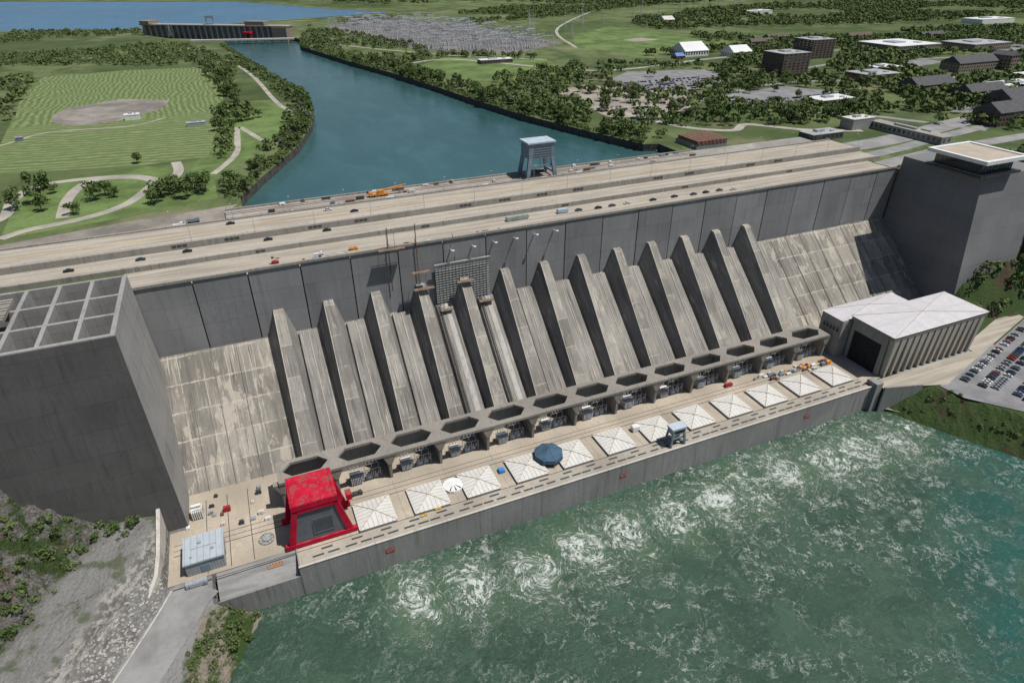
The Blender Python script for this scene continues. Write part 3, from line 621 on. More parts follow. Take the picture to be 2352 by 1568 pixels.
for c in((323.5,-14.2),(404.5,-14.2),(404.5,16.2),(323.5,16.2)): b.beam((c[0],c[1],28.5),(364,1.,30.1),.22)
for c in((317.5,16.4),(378,16.4),(378,33),(317.5,33)): b.beam((c[0],c[1],25.5),(347.7,24.7,27.),.18)
b.pieces('roof_seam',plain('seam_cream',(.32,.29,.25),.7),ab)
MB().box(325.4,325.82,-6.5,12.5,0,20).obj('door_opening',DARK,ab)
MB().box(324.9,325.5,12.6,15,0,26).box(324.9,325.5,-10,-7,0,26).box(324.9,325.5,-6.9,12.5,20,26).pieces('door_surround',C_WALL,ab)
b=MB()
for y in(18,20.5,23,25.5,28): b.box(317.85,318.,y,y+1.6,17,20)
b.pieces('window',GLASS,ab)
MB().box(313,318,-20,-13,-25,3.2).obj('wall_pier',C_WALL,ph)
sheet('road',[(318,-13),(318,-22),(341,-28),(356,-33),(372,-28),(480,2),(480,14),(404,-8),(404,-14)],.06,R_BEIGE)
tag(MB().hexa([(318,-22,-20),(341,-28.5,-20),(341,-27.5,-20),(318,-21,-20)],[(318,-22,1.),(341,-28.5,1.),(341,-27.5,1.),(318,-21,1.)]).obj('retaining_wall',C_WALL),'grey concrete retaining wall beside the river','wall')
sheet('parking_lot',[(350,-32),(372,-29),(480,1),(560,16),(620,-60),(470,-120),(380,-80),(352,-46)],.03,R_PARK)
strip('shore_wall',[(322,-22),(331,-33),(345,-56),(360,-84),(390,-140)],1.6,-14.2,C_ROADW)
# ------------------------------------------------------------------ vehicles
def carmesh(col):
    b=MB()
    prof=[(-2.3,.35),(-2.35,.85),(-1.5,1.0),(1.55,1.05),(2.3,.85),(2.3,.35)]
    n=len(prof); vs=[(x,-.88,z) for x,z in prof]+[(x,.88,z) for x,z in prof]
    b.add(vs,[tuple(range(n)),tuple(range(n,2*n))[::-1]]+[(i,(i+1)%n,n+(i+1)%n,n+i) for i in range(n)],0)
    b.hexa([(-1.5,-.8,1.),(1.2,-.8,1.05),(1.2,.8,1.05),(-1.5,.8,1.)],[(-.95,-.66,1.44),(.55,-.66,1.44),(.55,.66,1.44),(-.95,.66,1.44)],1)
    b.box(-.9,.5,-.64,.64,1.44,1.5,0)
    for x in(-1.45,1.45):
        for y in(-.85,.85): b.cyl((x,y-.1,.33),(x,y+.1,.33),.33,.33,10,2)
    return b.obj('parked_car',[plain('car_paint',col,.25,.05,spec=.6),GLASS,TYRE])
cols=[((.015,.015,.018),'black'),((.55,.56,.57),'white'),((.25,.26,.28),'silver'),((.03,.05,.12),'dark blue'),((.22,.02,.02),'dark red'),((.07,.075,.08),'grey')]
base=[(carmesh(c),nm) for c,nm in cols]
NC=[0]; farcars=[]
def putcar(x,y,z,rot,k,group,where,name='parked_car'):
    if NC[0]>=285: farcars.append((x,y,z,rot,k)); return
    NC[0]+=1
    o,nm=base[k]; r=o.copy(); COL.objects.link(r)
    r.name=name; r.location=(x,y,z); r.rotation_euler=(0,0,rot); r['label']='%s car %s'%(nm,where); r['category']='car'; r['group']=group; return r
D=1.0925
for k,(x,y) in enumerate([(-79,108),(-50,109),(-30,111),(7,111),(36,112)]): putcar(x*D,-216+D*(y+216)-3,83.3,0,[0,3,0,0,0][k],'cars on the middle roadway','driving on the pale concrete roadway','car')
for (x,y,k) in((-9,138,0),(41,139,1),(54,131,0)): putcar(x*D,-216+D*(y+216)-4,85.3,0,k,'cars on the upper roadway','driving on the upper crest road','car')
for k,(x,y) in enumerate([(183,88),(192,88),(202,88),(219,87),(234,87),(247,86),(256,86),(266,86),(275,84),(171,89)]): putcar(x*D,-216+D*(y+216)-2,81.8,0,[0,5,1,0,0,3,0,5,1,5][k],'cars parked on the crest','parked along the lower crest roadway')
ang=math.atan2(30,108)
def lotpt(a,c): return (372+a*math.cos(ang)+c*math.sin(ang),-33+a*math.sin(ang)-c*math.cos(ang))
for row,c in enumerate((0,9,14.5,25,30.5,41,46.5,57)):
    for j in range(34):
        if random.random()<(.3 if row==0 else .15): continue
        x,y=lotpt(-4+j*2.9+c*.15,c)
        if x>357+max(0,(-44-y)*.62) and x<470: putcar(x,y,.05,ang+math.pi/2+random.uniform(-.05,.05),random.choice([0,1,2,3,4,5,0,2]),'cars parked in the riverside lot','parked in the riverside asphalt lot')
def inpoly(x,y,P):
    c=False; n=len(P)
    for i in range(n):
        x1,y1=P[i]; x2,y2=P[(i+1)%n]
        if (y1>y)!=(y2>y) and x<(x2-x1)*(y-y1)/(y2-y1)+x1: c=not c
    return c
PA=LL([(408,457),(462,502),(565,475),(535,398),(433,356),(401,413)]); PBk=LL([(321,421),(369,442),(466,341),(365,261),(309,286),(313,348)]); P3=LL([(470,330),(560,345),(600,280),(500,250),(440,290)])
sheet('parking_lot',PA,ZG+.06,R_PARK); sheet('parking_lot',PBk,ZG+.06,R_TAN); sheet('parking_lot',P3,ZG+.05,R_PARK)
for P_,n_,x0c,pr in((P3,90,490,.6),(PBk,55,330,.28),(PA,130,440,.5)):
    cnt=0
    for row in range(26):
        for j in range(60):
            x=x0c+j*3.2; y=290+row*12.
            if inpoly(x,y,P_) and random.random()<pr and cnt<n_: putcar(x,y,ZG+.08,math.pi/2,random.choice([0,1,2,3,4,5]),'cars parked in the campus lot','parked in the campus asphalt lot'); cnt+=1
if farcars:
    b=MB()
    for x,y,z,rot,k in farcars:
        c_,s_=math.cos(rot),math.sin(rot)
        R_=lambda P:[(x+a*c_-b_*s_,y+a*s_+b_*c_,z+q) for a,b_,q in P]
        b.hexa(R_([(-2.3,-.88,.3),(2.3,-.88,.3),(2.3,.88,.3),(-2.3,.88,.3)]),R_([(-2.2,-.85,1.),(2.2,-.85,.9),(2.2,.85,.9),(-2.2,.85,1.)]),k)
        b.hexa(R_([(-1.5,-.8,1.),(1.2,-.8,1.),(1.2,.8,1.),(-1.5,.8,1.)]),R_([(-.95,-.66,1.44),(.55,-.66,1.44),(.55,.66,1.44),(-.95,.66,1.44)]),6)
    o=b.obj('distant_parked_cars',[base[k][0].data.materials[0] for k in range(6)]+[GLASS]); o['kind']='stuff'; o['label']='rows of distant parked cars on campus asphalt'; o['category']='cars'
for o,_ in base: bpy.data.objects.remove(o)
# ------------------------------------------------------------------ land cover
sheet('lawn',LL([(-161,389),(-185,600),(-191,755),(-100,775),(-14,762),(3,594),(1,489),(-17,291),(-58,285),(-144,301)]),ZG+.02,LAWN)
sheet('gravel_patch',LL([(-139,469),(-142,500),(-137,529),(-92,560),(-47,535),(-54,491),(-80,452),(-110,440),(-126,445)]),ZG+.05,GRAVEL)
sheet('lawn',LL([(-14,230),(28,311),(57,400),(48,492),(10,500),(-12,330),(-30,260)]),ZG+.015,GRASSB)
sheet('lawn',LL([(-117,165),(-124,260),(-60,285),(-15,243),(-14,190),(-60,175)]),ZG+.01,GRASSB)
strip('path',LL([(-14,979),(34,719),(48,492),(53,443),(57,400),(51,340),(28,311),(9,379),(5,337),(1,289),(-15,243)]),5,ZG+.07,R_PATH)
strip('path',LL([(-117,165),(-107,174),(-81,183),(-63,199),(-52,229),(-51,244),(-64,257),(-82,260),(-91,251),(-95,221),(-93,188)]),7,ZG+.08,R_PATH)
strip('path',LL([(-150,180),(-124,198),(-124,234),(-117,258),(-98,265),(-64,260),(-43,240),(-36,258),(-38,285)]),7,ZG+.09,R_PATH)
strip('path',LL([(-200,370),(-161,389),(-135,423),(-75,422),(-49,447)]),3,ZG+.08,R_PATH)
sheet('sports_field',LL([(518,742),(600,900),(753,1032),(807,705),(724,616),(570,620)]),ZG+.03,GRASSB)
sheet('lawn',LL([(230,640),(300,720),(420,640),(400,500),(300,470),(245,560)]),ZG+.03,GRASSB)
sheet('switchyard_gravel',LL([(222,1288),(356,1401),(498,1210),(527,802),(402,711),(306,783),(256,964)]),ZG+.04,SWG)
strip('road',LL([(469,160),(430,180),(400,215),(374,203),(344,233),(330,300)]),8,ZG+.1,R_PATH)
strip('road',LL([(560,120),(520,200),(470,250),(480,330),(600,360),(760,300)]),9,ZG+.1,R_GREY)
strip('road',LL([(210,660),(300,700),(400,560),(470,520),(700,560),(1100,520)]),8,ZG+.1,R_PATH)
strip('road',LL([(160,1000),(240,850),(330,720),(420,640)]),6,ZG+.1,R_PATH)
strip('road',LL([(520,740),(640,1040),(1000,1500)]),6,ZG+.1,R_PATH)
strip('road',LL([(640,420),(760,450),(900,430),(1300,380)]),9,ZG+.11,R_GREY)
sheet('sand_infield',LL([(640,800),(690,820),(700,780),(650,770)]),ZG+.06,R_TAN)
for P_ in ([(700,300),(780,330),(800,280),(730,255)],[(1000,540),(1150,560),(1200,470),(1080,430)],[(800,420),(880,440),(890,400),(820,385)],[(600,180),(640,200),(660,190),(620,165)]): sheet('parking_lot',LL(P_),ZG+.07,R_PARK)
# ------------------------------------------------------------------ buildings
def bld(name,x,y,w,d,hh,wm,rm,label,floors=0,gable=False,cat='building',rot=0.):
    e=empty(name,(x,y,ZG),label,cat,rot=rot)
    MB().box(-w/2,w/2,-d/2,d/2,0,hh).obj('wall',wm,e)
    if gable:
        b=MB(); 
        if w>=d: V=[(-w/2-.5,-d/2-.6,hh),(w/2+.5,-d/2-.6,hh),(w/2+.5,d/2+.6,hh),(-w/2-.5,d/2+.6,hh),(-w/2+1,0,hh+d*.28),(w/2-1,0,hh+d*.28)]; F=[(0,1,5,4),(2,3,4,5),(1,2,5),(3,0,4),(3,2,1,0)]
        else: V=[(-w/2-.6,-d/2-.5,hh),(w/2+.6,-d/2-.5,hh),(w/2+.6,d/2+.5,hh),(-w/2-.6,d/2+.5,hh),(0,-d/2+1,hh+w*.28),(0,d/2-1,hh+w*.28)]; F=[(0,1,4),(1,2,5,4),(2,3,5),(3,0,4,5),(3,2,1,0)]
        b.add(V,F); b.obj('roof',rm,e)
    else:
        MB().box(-w/2-.2,w/2+.2,-d/2-.2,d/2+.2,hh,hh+.5).obj('roof',rm,e)
        MB().box(-w*.2,w*.05,-d*.1,d*.2,hh+.5,hh+2.2).box(w*.2,w*.3,-d*.25,-d*.12,hh+.5,hh+1.6).pieces('roof_unit',GALV,e)
    if floors:
        b=MB(); fh=hh/floors; nx=max(2,int(w/4.5)); ny=max(2,int(d/4.5))
        while (nx+ny)*floors>96: nx=int(nx*.9); ny=int(ny*.9)
        for f in range(floors):
            z=f*fh+fh*.35
            for i in range(nx): xx=-w/2+(i+.25)*w/nx; b.box(xx,xx+w/nx*.5,-d/2-.06,-d/2+.1,z,z+fh*.45)
            for i in range(ny): yy=-d/2+(i+.25)*d/ny; b.box(-w/2-.06,-w/2+.1,yy,yy+d/ny*.5,z,z+fh*.45)
        b.pieces('window',GLASS,e)
    return e
BRN=plain('brown_brick',(.105,.082,.068),.9); TAN=plain('tan_stone',(.22,.18,.145),.9); DRK=plain('slate_roof',(.07,.07,.075),.8); WR=plain('white_roof',(.6,.6,.6),.6,.06,.05); GR=plain('grey_roof',(.32,.32,.33),.8,.15,.05); RBR=plain('red_brick',(.2,.09,.06),.9)
def B(tx,ty,*a,**k):
    x,y=L(tx,ty); return bld(a[0],x,y,*a[1:],**k)
B(620,408,'dormitory_tower',44,38,27,BRN,GR,'tall dark brown brick dormitory block with flat roof',floors=8)
B(765,508,'dormitory_tower',44,38,26,BRN,GR,'tall brown brick dormitory block with flat roof',floors=8)
B(625,598,'sports_hall',44,40,8,WHITE,WR,'white sports hall with low gabled roof',gable=True,floors=1)
B(680,563,'sports_hall',36,30,7,WHITE,WR,'white sports hall with low gabled roof',gable=True,floors=1)
B(590,575,'pavilion',16,14,4,RBR,plain('blue_roof',(.1,.2,.4),.6),'small pavilion with a blue roof',gable=True)
B(940,515,'arena',95,80,11,TAN,WR,'wide arena building with white flat roof',floors=2)
B(1060,480,'arena',90,60,10,TAN,GR,'wide hall with grey flat roof',floors=2)
B(852,342,'college_building',80,28,11,TAN,DRK,'stone college building with dark pitched roof',gable=True,floors=3)
B(895,330,'college_building',16,30,18,TAN,DRK,'stone college tower block with dark roof',gable=True,floors=4)
B(668,258,'college_building',62,26,10,TAN,DRK,'brown stone college building with dark pitched roof',gable=True,floors=3)
B(682,212,'college_building',58,22,10,BRN,DRK,'dark college building with slate pitched roof',gable=True,floors=3)
B(760,225,'college_building',60,36,8,TAN,WR,'low college building with pale flat roof',floors=2)
B(840,250,'college_building',60,36,9,BRN,WR,'low brick college building with pale flat roof',floors=2)
B(600,135,'college_building',50,26,12,BRN,DRK,'dark stone hall with pitched roof',gable=True,floors=3)
B(655,165,'college_building',44,30,13,BRN,DRK,'dark stone hall with pitched roof',gable=True,floors=3)
B(715,165,'college_building',40,30,12,TAN,GR,'stone hall with flat grey roof',floors=3)
B(680,335,'library_building',52,38,9,RBR,GR,'low red brick library with flat roof',floors=2)
B(735,370,'library_building',42,30,8,TAN,WR,'low library annex with white roof',floors=2)
B(535,257,'student_center',46,24,5,BRN,WR,'low building with overhanging white flat roof',floors=1)
B(345,642,'office_building',50,16,5,BRN,WR,'long low office with white flat roof',floors=1)
B(885,1025,'storage_dome',30,26,9,TAN,PALE,'tan storage building with pale roof',gable=True)
B(1230,1150,'warehouse',80,40,9,WHITE,WR,'long white warehouse with flat roof',floors=0)
B(1500,760,'warehouse',110,50,9,WHITE,WR,'long white warehouse with flat roof',floors=0)
B(790,640,'apartment_block',50,16,8,TAN,BRN,'low apartment building with brown roof',gable=True,floors=2)
B(860,680,'apartment_block',50,16,8,TAN,BRN,'low apartment building with brown roof',gable=True,floors=2)
B(1000,640,'apartment_block',60,16,8,TAN,BRN,'low apartment building with brown roof',gable=True,floors=2)
B(1120,600,'apartment_block',60,16,8,BRN,DRK,'low apartment building with dark roof',gable=True,floors=2)
B(-75,451,'equipment_shed',13,9,4.5,WHITE,WR,'small white shed on gravel in the mown field')
B(-24,401,'trailer',16,4,3,GALV,BLUEL,'grey trailer with a pale blue roof')
B(-150,400,'equipment_shed',5,4,3,BLUEG,GR,'tiny blue-grey shed beside the mown field')
bld('concrete_block_building',520,208,26,14,9,C_WING,PALE,'pale grey concrete block building beside the road')
bld('visitor_walkway',536,168,12,70,6,C_WING,C_ROADW,'long raised concrete walkway building',floors=1)
bld('visitor_building',462,193,34,16,5,DRK,GR,'low building with dark slatted roof',floors=1)
b=empty('rust_louvre_building',(356,216,ZG),'row of rust-brown louvred bays on concrete','building')
MB().box(-15,15,-13,15,0,4).obj('wall',C_WALL,b)
bb=MB()
for k in range(8): bb.box(-14.5+k*3.7,-11.5+k*3.7,-13.4,13,4.,6.5)
bb.pieces('louvre_bay',RUST,b)
pp=empty('pumping_plant',(18,1314,76),'long distant concrete pumping plant with end towers','power plant',rot=math.atan2(-167,257))
MB().box(-155,155,-8,12,0,24).obj('wall',plain('plant_concrete',(.17,.155,.14),.9),pp)
MB().box(-158,158,-12,14,24,26).obj('roof',plain('plant_roof',(.28,.26,.24),.9),pp)
MB().box(-155,-135,-14,16,26.1,32).box(70,110,-10,12,26.1,33).box(127,157,-14.5,16,0,23.9).pieces('end_tower',TAN,pp)
b=MB()
for k in range(23): b.box(-150+k*12.1,-147+k*12.1,-12,-8,0,24)
b.pieces('buttress',C_WALL,pp)
b=MB()
for sx in(-6,6):
    for sy in(-8,2): b.box(sx-.8,sx+.8,sy-.8,sy+.8,0,12)
b.box(-8,8,-10,4,10,13); o=tag(b.obj('gantry_crane',RED,loc=(76,1262,78)),'distant red gantry crane on the pumping plant','crane'); o.rotation_euler=(0,0,-.57)
b=MB(); 
for sx in(-6,6):
    for sy in(-4,6): b.box(sx-.8,sx+.8,sy-.8,sy+.8,0,12)
b.box(-8,8,-6,8,11,16); o=tag(b.obj('gantry_crane',BLUEG,loc=(10,1325,102)),'distant blue-grey gantry crane on the pumping plant','crane')
br=empty('road_bridge',(0,0,0),'long low bridge on piers over the channel','bridge')
b=MB(); p0,p1=Vector((-30,1225,82)),Vector((150,1180,82)); d=(p1-p0).normalized(); nn=Vector((-d.y,d.x,0))*5
b.hexa([p0-nn,p1-nn,p1+nn,p0+nn],[p+Vector((0,0,2.5)) for p in(p0-nn,p1-nn,p1+nn,p0+nn)]); b.obj('bridge_deck',C_LIGHT,br)
b=MB()
for k in range(12): c=p0+(p1-p0)*(k+.5)/12; b.box(c.x-1,c.x+1,c.y-4,c.y+4,74,82)
b.pieces('pier',C_ROADW,br)
STEEL=plain('dull_steel',(.4,.41,.42),.6,.3,.3)
fr=MB()
for x in(-9,9):
    for dx in(-.8,.8): fr.beam((x+dx*2,0,0),(x,0,14),.3)
    fr.beam((x,0,14),(x,0,18),.2)
fr.box(-9,9,-.4,.4,13.4,14.4)
for x in(-5,0,5): fr.beam((x,0,13.6),(x,0,10.5),.25)
fr.box(-6,-4,-1,1,0,4); fr.box(3,5,-1,1,0,3)
fro=tag(fr.obj('steel_lattice_frame',STEEL,loc=(*L(300,900),ZG)),'grey steel switchyard frame with hanging insulators','steel frame','steel frames in the switchyard')
SP=LL([(232,1280),(350,1370),(488,1200),(516,815),(402,722),(312,795),(266,970)])
cnt=0; used=set()
for k in range(4000):
    x=random.uniform(250,600); y=random.uniform(770,1560); q=(round(x/20),round(y/18))
    if q in used: continue
    used.add(q); x=q[0]*20+random.uniform(-2,2); y=q[1]*18.
    if inpoly(x,y,SP) and cnt<290: dup(fro,(x,y,ZG),rot=random.choice([.25,.25,1.82]),scale=(1,1,random.uniform(.7,1.5))); cnt+=1
py=MB()
for sx in(-1,1):
    for sy in(-1,1): py.beam((sx*4,sy*4,0),(sx*.8,sy*.8,30),.3); py.beam((sx*.8,sy*.8,30),(0,0,42),.25)
for z in(6,13,20,27):
    k=4-3.2*z/30
    for a,c in(((-k,-k),(k,-k)),((k,-k),(k,k)),((k,k),(-k,k)),((-k,k),(-k,-k))): py.beam((*a,z),(*c,z),.15); py.beam((*a,z),(c[0]*.8,c[1]*.8,z+6),.12)
for z in(26,32,38): py.beam((-7,0,z),(7,0,z),.3)
pyo=tag(py.obj('transmission_pylon',STEEL,loc=(*L(520,900),ZG)),'grey lattice transmission pylon','pylon','transmission pylons')
for k in range(14): dup(pyo,(*L(540+k*75,930+k*42+random.uniform(-30,30)),ZG),rot=.6,scale=random.uniform(.8,1.1))
for p in((-300,1290),(-60,1180),(470,720),(420,690),(560,830)): dup(pyo,(*L(*p),ZG),rot=.3,scale=.7)
# ------------------------------------------------------------------ lamps, works on the crest
lp=empty('street_lamp',(-40,174.2,86.1),'thin grey street lamp on the crest roadway','street lamp','street lamps along the crest')
MB().cyl((0,0,0),(0,0,9),.13,.08,6).obj('pole',GALV,lp); MB().beam((0,0,9),(0,-2.2,9.4),.07).obj('arm',GALV,lp); MB().box(-.2,.2,-3,-2.1,9.3,9.5).obj('lamp_head',PALE,lp)
for k in range(1,16): dup(lp,(-40+32*k,174.2,86.1))
for k in range(0,16): dup(lp,(-30+32*k,144.8,86.6),rot=math.pi)
oc=empty('mobile_crane',(80,186,83.9),'orange truck crane with lowered boom on the crest','crane')
MB().box(-6,6,-1.4,1.4,.9,2.).box(-6.3,-4.,-1.3,1.3,1.,3.4).box(-1,3,-1.4,1.4,2,4).obj('chassis',ORG,oc)
MB().beam((2,0,3.6),(15,0,5.2),.9).beam((8,0,4.2),(18,0,5.8),.55).obj('boom',ORG,oc)
b=MB()
for x in(-4.8,-3.2,1.5,3.2,4.8):
    for y in(-1.3,1.3): b.cyl((x,y-.2,.6),(x,y+.2,.6),.6,.6,10)
b.pieces('wheel',TYRE,oc)
MB().box(-6.32,-5.2,-1.1,1.1,2.2,3.2).obj('window',GLASS,oc)
br0=empty('bracket_arm',(98,YI,78),'white steel bracket arm projecting from the dam face','bracket','white bracket arms on the dam face')
MB().beam((0,.2,0),(0,-4.6,1.),.35).beam((0,.2,-1.6),(0,-2.6,.5),.2).obj('arm',WHITE,br0); MB().cyl((-.6,-4.6,1.),(.9,-4.6,1.),.45,.45,8).obj('pulley',WHITE,br0)
for k in range(1,6): dup(br0,(98+12.6*k,YI,78+.3*k))
scn=empty('work_screen',(88,YI-2.2,-3.5),'grey lattice work screen hung on the dam face','scaffold')
LAT=plain('lattice_pale',(.42,.42,.4),.7,.2)
b=MB()
for k in range(20): b.box(0,32,-.3,0,46+k*1.45,46.4+k*1.45)
b.obj('screen_slat',LAT,scn)
b=MB()
for k in range(17): b.box(k*2-.07,k*2+.07,-.5,-.3,45,74.6)
b.pieces('screen_post',plain('lattice_grey',(.22,.225,.23),.7),scn)
MB().box(-.5,32.5,-.8,-.3,74.6,75.2).obj('top_rail',LAT,scn)
MB().box(0.2,31.8,.9,1.1,46,74).obj('backing_net',plain('net_grey',(.15,.15,.155),.9),scn)
pf=empty('hanging_platform',(65,YI-4,85),'suspended steel work platform with railings','platform','suspended work platforms')
MB().box(-7,7,-1.3,1.3,0,.4).obj('platform_floor',plain('plank_brown',(.2,.15,.11),.9),pf)
b=MB()
for y in(-1.3,1.3): b.box(-7,7,y-.05,y+.05,1.2,1.3)
for x in(-7,-3.5,0,3.5,6.9): b.box(x,x+.1,-1.35,-1.25,.4,1.3); b.box(x,x+.1,1.25,1.35,.4,1.3)
b.obj('railing',RUST,pf)
b=MB()
for x in(-2,2): b.cyl((x,0,.4),(x,1,9),.1,.1,5)
b.pieces('mast',RUST,pf)
for (x,z,s_) in((79,70.5,.7),(80,60.5,.8),(104,60.5,.7),(116,46,.6),(92,45,.5)): dup(pf,(x,YI-6.5,z),scale=(s_,1.,.9))
for x in(64,79,100): tag(MB().cyl((x,YI-1,46 if x!=64 else 60),(x,YI-1,96 if x<90 else 74),.25,.25,6).cyl((x,YI-1.6,84),(x,YI+2,86.6),.2,.2,6).obj('service_mast',RUST),'thin brown steel mast for the suspended platforms','mast')
for i in(3,4):
    x=4.5+25*i+8.2
    b=MB()
    for dx in(0,1.4): b.beam((x+dx,YI-3.2,47.6),(x+dx-.5,42.,0.),.4)
    for k in range(60): f=k/60; b.beam((x-.5*f,YI-3.2-52.8*f,47.7-47.6*f),(x+1.4-.5*f,YI-3.2-52.8*f,47.7-47.6*f),.2)
    tag(b.obj('inspection_ladder',SLOT),'long dark rail ladder running down beside the penstock','ladder')
    tag(MB().hexa([(x+4.4,YI-2.2,46.8),(x+6.8,YI-2.2,46.8),(x+7.2,42.6,-1.1),(x+4.4,42.6,-1.1)],[(x+4.4,YI-2.4,47.),(x+6.8,YI-2.4,47.),(x+7.2,42.4,-.9),(x+4.4,42.4,-.9)]).obj('repaired_strip',concrete('fresh_concrete',(.42,.41,.39),.4,.5)),'pale freshly repaired concrete strip beside the penstock','concrete strip')
def clutter(name,x,y,z,w,d,h_,m,label,cat):
    e=MB(); e.box(-w/2,w/2,-d/2,d/2,.5,h_); e.box(-w/2+.3,w/2-.3,-d/2+.2,d/2-.2,h_,h_+.25)
    for sx in(-1,1):
        for sy in(-1,1): e.cyl((sx*w*.35,sy*d*.45-.12,.5),(sx*w*.35,sy*d*.45+.12,.5),.5,.5,8)
    o=e.obj(name,m,loc=(x,y,z)); return tag(o,label,cat)
def truck(name,x,y,z,col,label,s_=1.):
    e=empty(name,(x,y,z),label,'truck'); e.scale=(s_,)*3
    b=MB(); b.hexa([(-3,-1,.6),(3,-1,.6),(3,1,.6),(-3,1,.6)],[(-3,-1,1.1),(3,-1,1.1),(3,1,1.1),(-3,1,1.1)]); b.hexa([(1,-.95,1.1),(2.9,-.95,1.1),(2.9,.95,1.1),(1,.95,1.1)],[(1.1,-.85,2.2),(2.3,-.85,2.2),(2.3,.85,2.2),(1.1,.85,2.2)]); b.box(-3,.8,-1,-.9,1.1,1.5); b.box(-3,.8,.9,1,1.1,1.5); b.obj('body',col,e)
    MB().hexa([(2.45,-.75,1.4),(2.88,-.75,1.3),(2.88,.75,1.3),(2.45,.75,1.4)],[(2.3,-.7,2.1),(2.42,-.7,2.05),(2.42,.7,2.05),(2.3,.7,2.1)]).obj('window',GLASS,e)
    b=MB()
    for X in(-2,2):
        for Y in(-.95,.95): b.cyl((X,Y-.12,.45),(X,Y+.12,.45),.45,.45,10)
    b.pieces('wheel',TYRE,e); return e
clutter('box_trailer',146,116,81.8,14,2.6,2.4,plain('pale_green',(.25,.3,.27),.6),'pale green box trailer parked on the crest','trailer')
clutter('box_trailer',176,116,81.8,7,2.4,2.4,BLUEL,'small pale blue trailer parked on the crest','trailer')
truck('service_truck',48,110,81.8,ORG,'orange service truck on the crest',.8); truck('service_truck',30,110,81.8,WHITE,'white service truck on the crest',.8)
truck('service_truck',-38,184,82.2,WHITE,'white utility truck on gravel behind the crest road',1.1); truck('service_truck',-30,188,82.2,BLUEG,'blue utility truck on gravel behind the crest road',1.2)
lf=empty('aerial_lift',(8,108,81.8),'red aerial work lift with folded boom on the crest','lift')
MB().box(-1.8,1.8,-.9,.9,.5,1.2).obj('chassis',REDS,lf); MB().beam((-1.2,0,1.5),(2.5,0,2.6),.25).beam((2.5,0,2.6),(-.5,0,3.2),.2).obj('boom',REDS,lf); MB().box(-1.6,-.4,-.5,.5,2.9,3.9).obj('basket',RUST,lf)
for k in range(60):
    x=random.uniform(-5,325); y=random.choice([random.uniform(182,187),random.uniform(192.5,195),176.5])
    clutter('storage_container',x,y,83.9,random.uniform(1.5,6),random.uniform(1.,2.),random.uniform(.8,1.8),random.choice([GALV,RUST,PALE,SLOT,BLUEG,WHITE]),'small equipment box on the crane deck','container')
for k in range(30):
    x=random.uniform(20,130); y=random.uniform(101,106)
    clutter('storage_container',x,y,81.8,random.uniform(1,3.5),random.uniform(.8,1.6),random.uniform(.7,1.5),random.choice([GALV,RUST,PALE,SLOT,BLUEL,YEL]),'small equipment box on the lower crest roadway','container')
dt=empty('transformer',(-48,31,0),'pale transformer standing on the powerhouse deck','transformer')
MB().box(-2.4,2.4,-1.8,1.8,0,5).obj('tank',PALE,dt); b=MB()
for k in range(6): b.box(-2.2+k*.8,-1.9+k*.8,-3,-1.8,.5,4.6)
b.pieces('radiator',WHITE,dt); MB().cyl((-2,0,6),(2,0,6),.7,.7,10).obj('oil_conservator',WHITE,dt)
clutter('generator_cart',-36,29,0,3,2,2.2,REDS,'small red generator cart on the deck','generator')
truck('pickup_truck',20,15.5,0,SLOT,'dark pickup truck parked on the deck',.95)
clutter('storage_container',165,4,0,4,3,3.,WHITE,'white site container on the deck','container')
clutter('tool_cart',237,17,0,5,2,1.8,REDS,'red work cart on the deck','cart')
clutter('tarpaulin_pile',88,3,0,3,3,1.4,plain('bright_blue',(.05,.2,.5),.7),'blue tarpaulin covered pile on the deck','tarpaulin')
truck('forklift',45,-10,0.12,YEL,'yellow work vehicle on the deck walkway',.5)
clutter('pallet_stack',52,-8,0.,3,2,.9,YEL,'yellow pallet stack on the deck','pallet')
for k in range(34):
    clutter('equipment_crate',random.uniform(255,311),random.uniform(10,17),0,random.uniform(1,4),random.uniform(.8,2.2),random.uniform(.8,2.2),random.choice([GALV,PALE,ORG,BLUEG,WHITE,RUST,SLOT]),'equipment crate beside the canopy on the deck','crate')
for k in range(16):
    clutter('equipment_crate',random.uniform(-56,-14),random.uniform(14,42),0,random.uniform(1,2.6),random.uniform(.8,2),random.uniform(.8,2.2),random.choice([GALV,PALE,SLOT,WHITE,RUST]),'equipment crate on the open end of the deck','crate')
b=MB()
for k in range(10): a=2*math.pi*k/10; b.beam((0,0,.8),(3.2*math.cos(a),3.2*math.sin(a),.8),.25)
b.cyl((0,0,.3),(0,0,1.1),1.6,1.6,12)
for k in range(14): a=2*math.pi*k/14; c=2*math.pi*(k+1)/14; b.beam((3.2*math.cos(a),3.2*math.sin(a),.8),(3.2*math.cos(c),3.2*math.sin(c),.8),.25)
tag(b.obj('turbine_ring',GALV,loc=(-21,4,0)),'round grey steel ring lying on the deck','ring')
b=MB()
for y in(-1,1): b.beam((-5,y,.4),(5,y,.4),.2); b.beam((-5,y,2.2),(5,y,2.2),.2)
for x in range(-5,6,2):
    for y in(-1,1): b.beam((x,y,.4),(x+1,y,2.2),.12)
    b.beam((x,-1,2.2),(x,1,2.2),.2)
o=tag(b.obj('lifting_frame',ORG,loc=(-19,-10,-2.2)),'orange steel lifting frame lying on the ramp','frame'); o.scale=(.6,.6,.6)
clutter('skip_container',-49,-9,-.4,8,2.4,2.2,GALV,'grey metal skip beside the shed','skip')
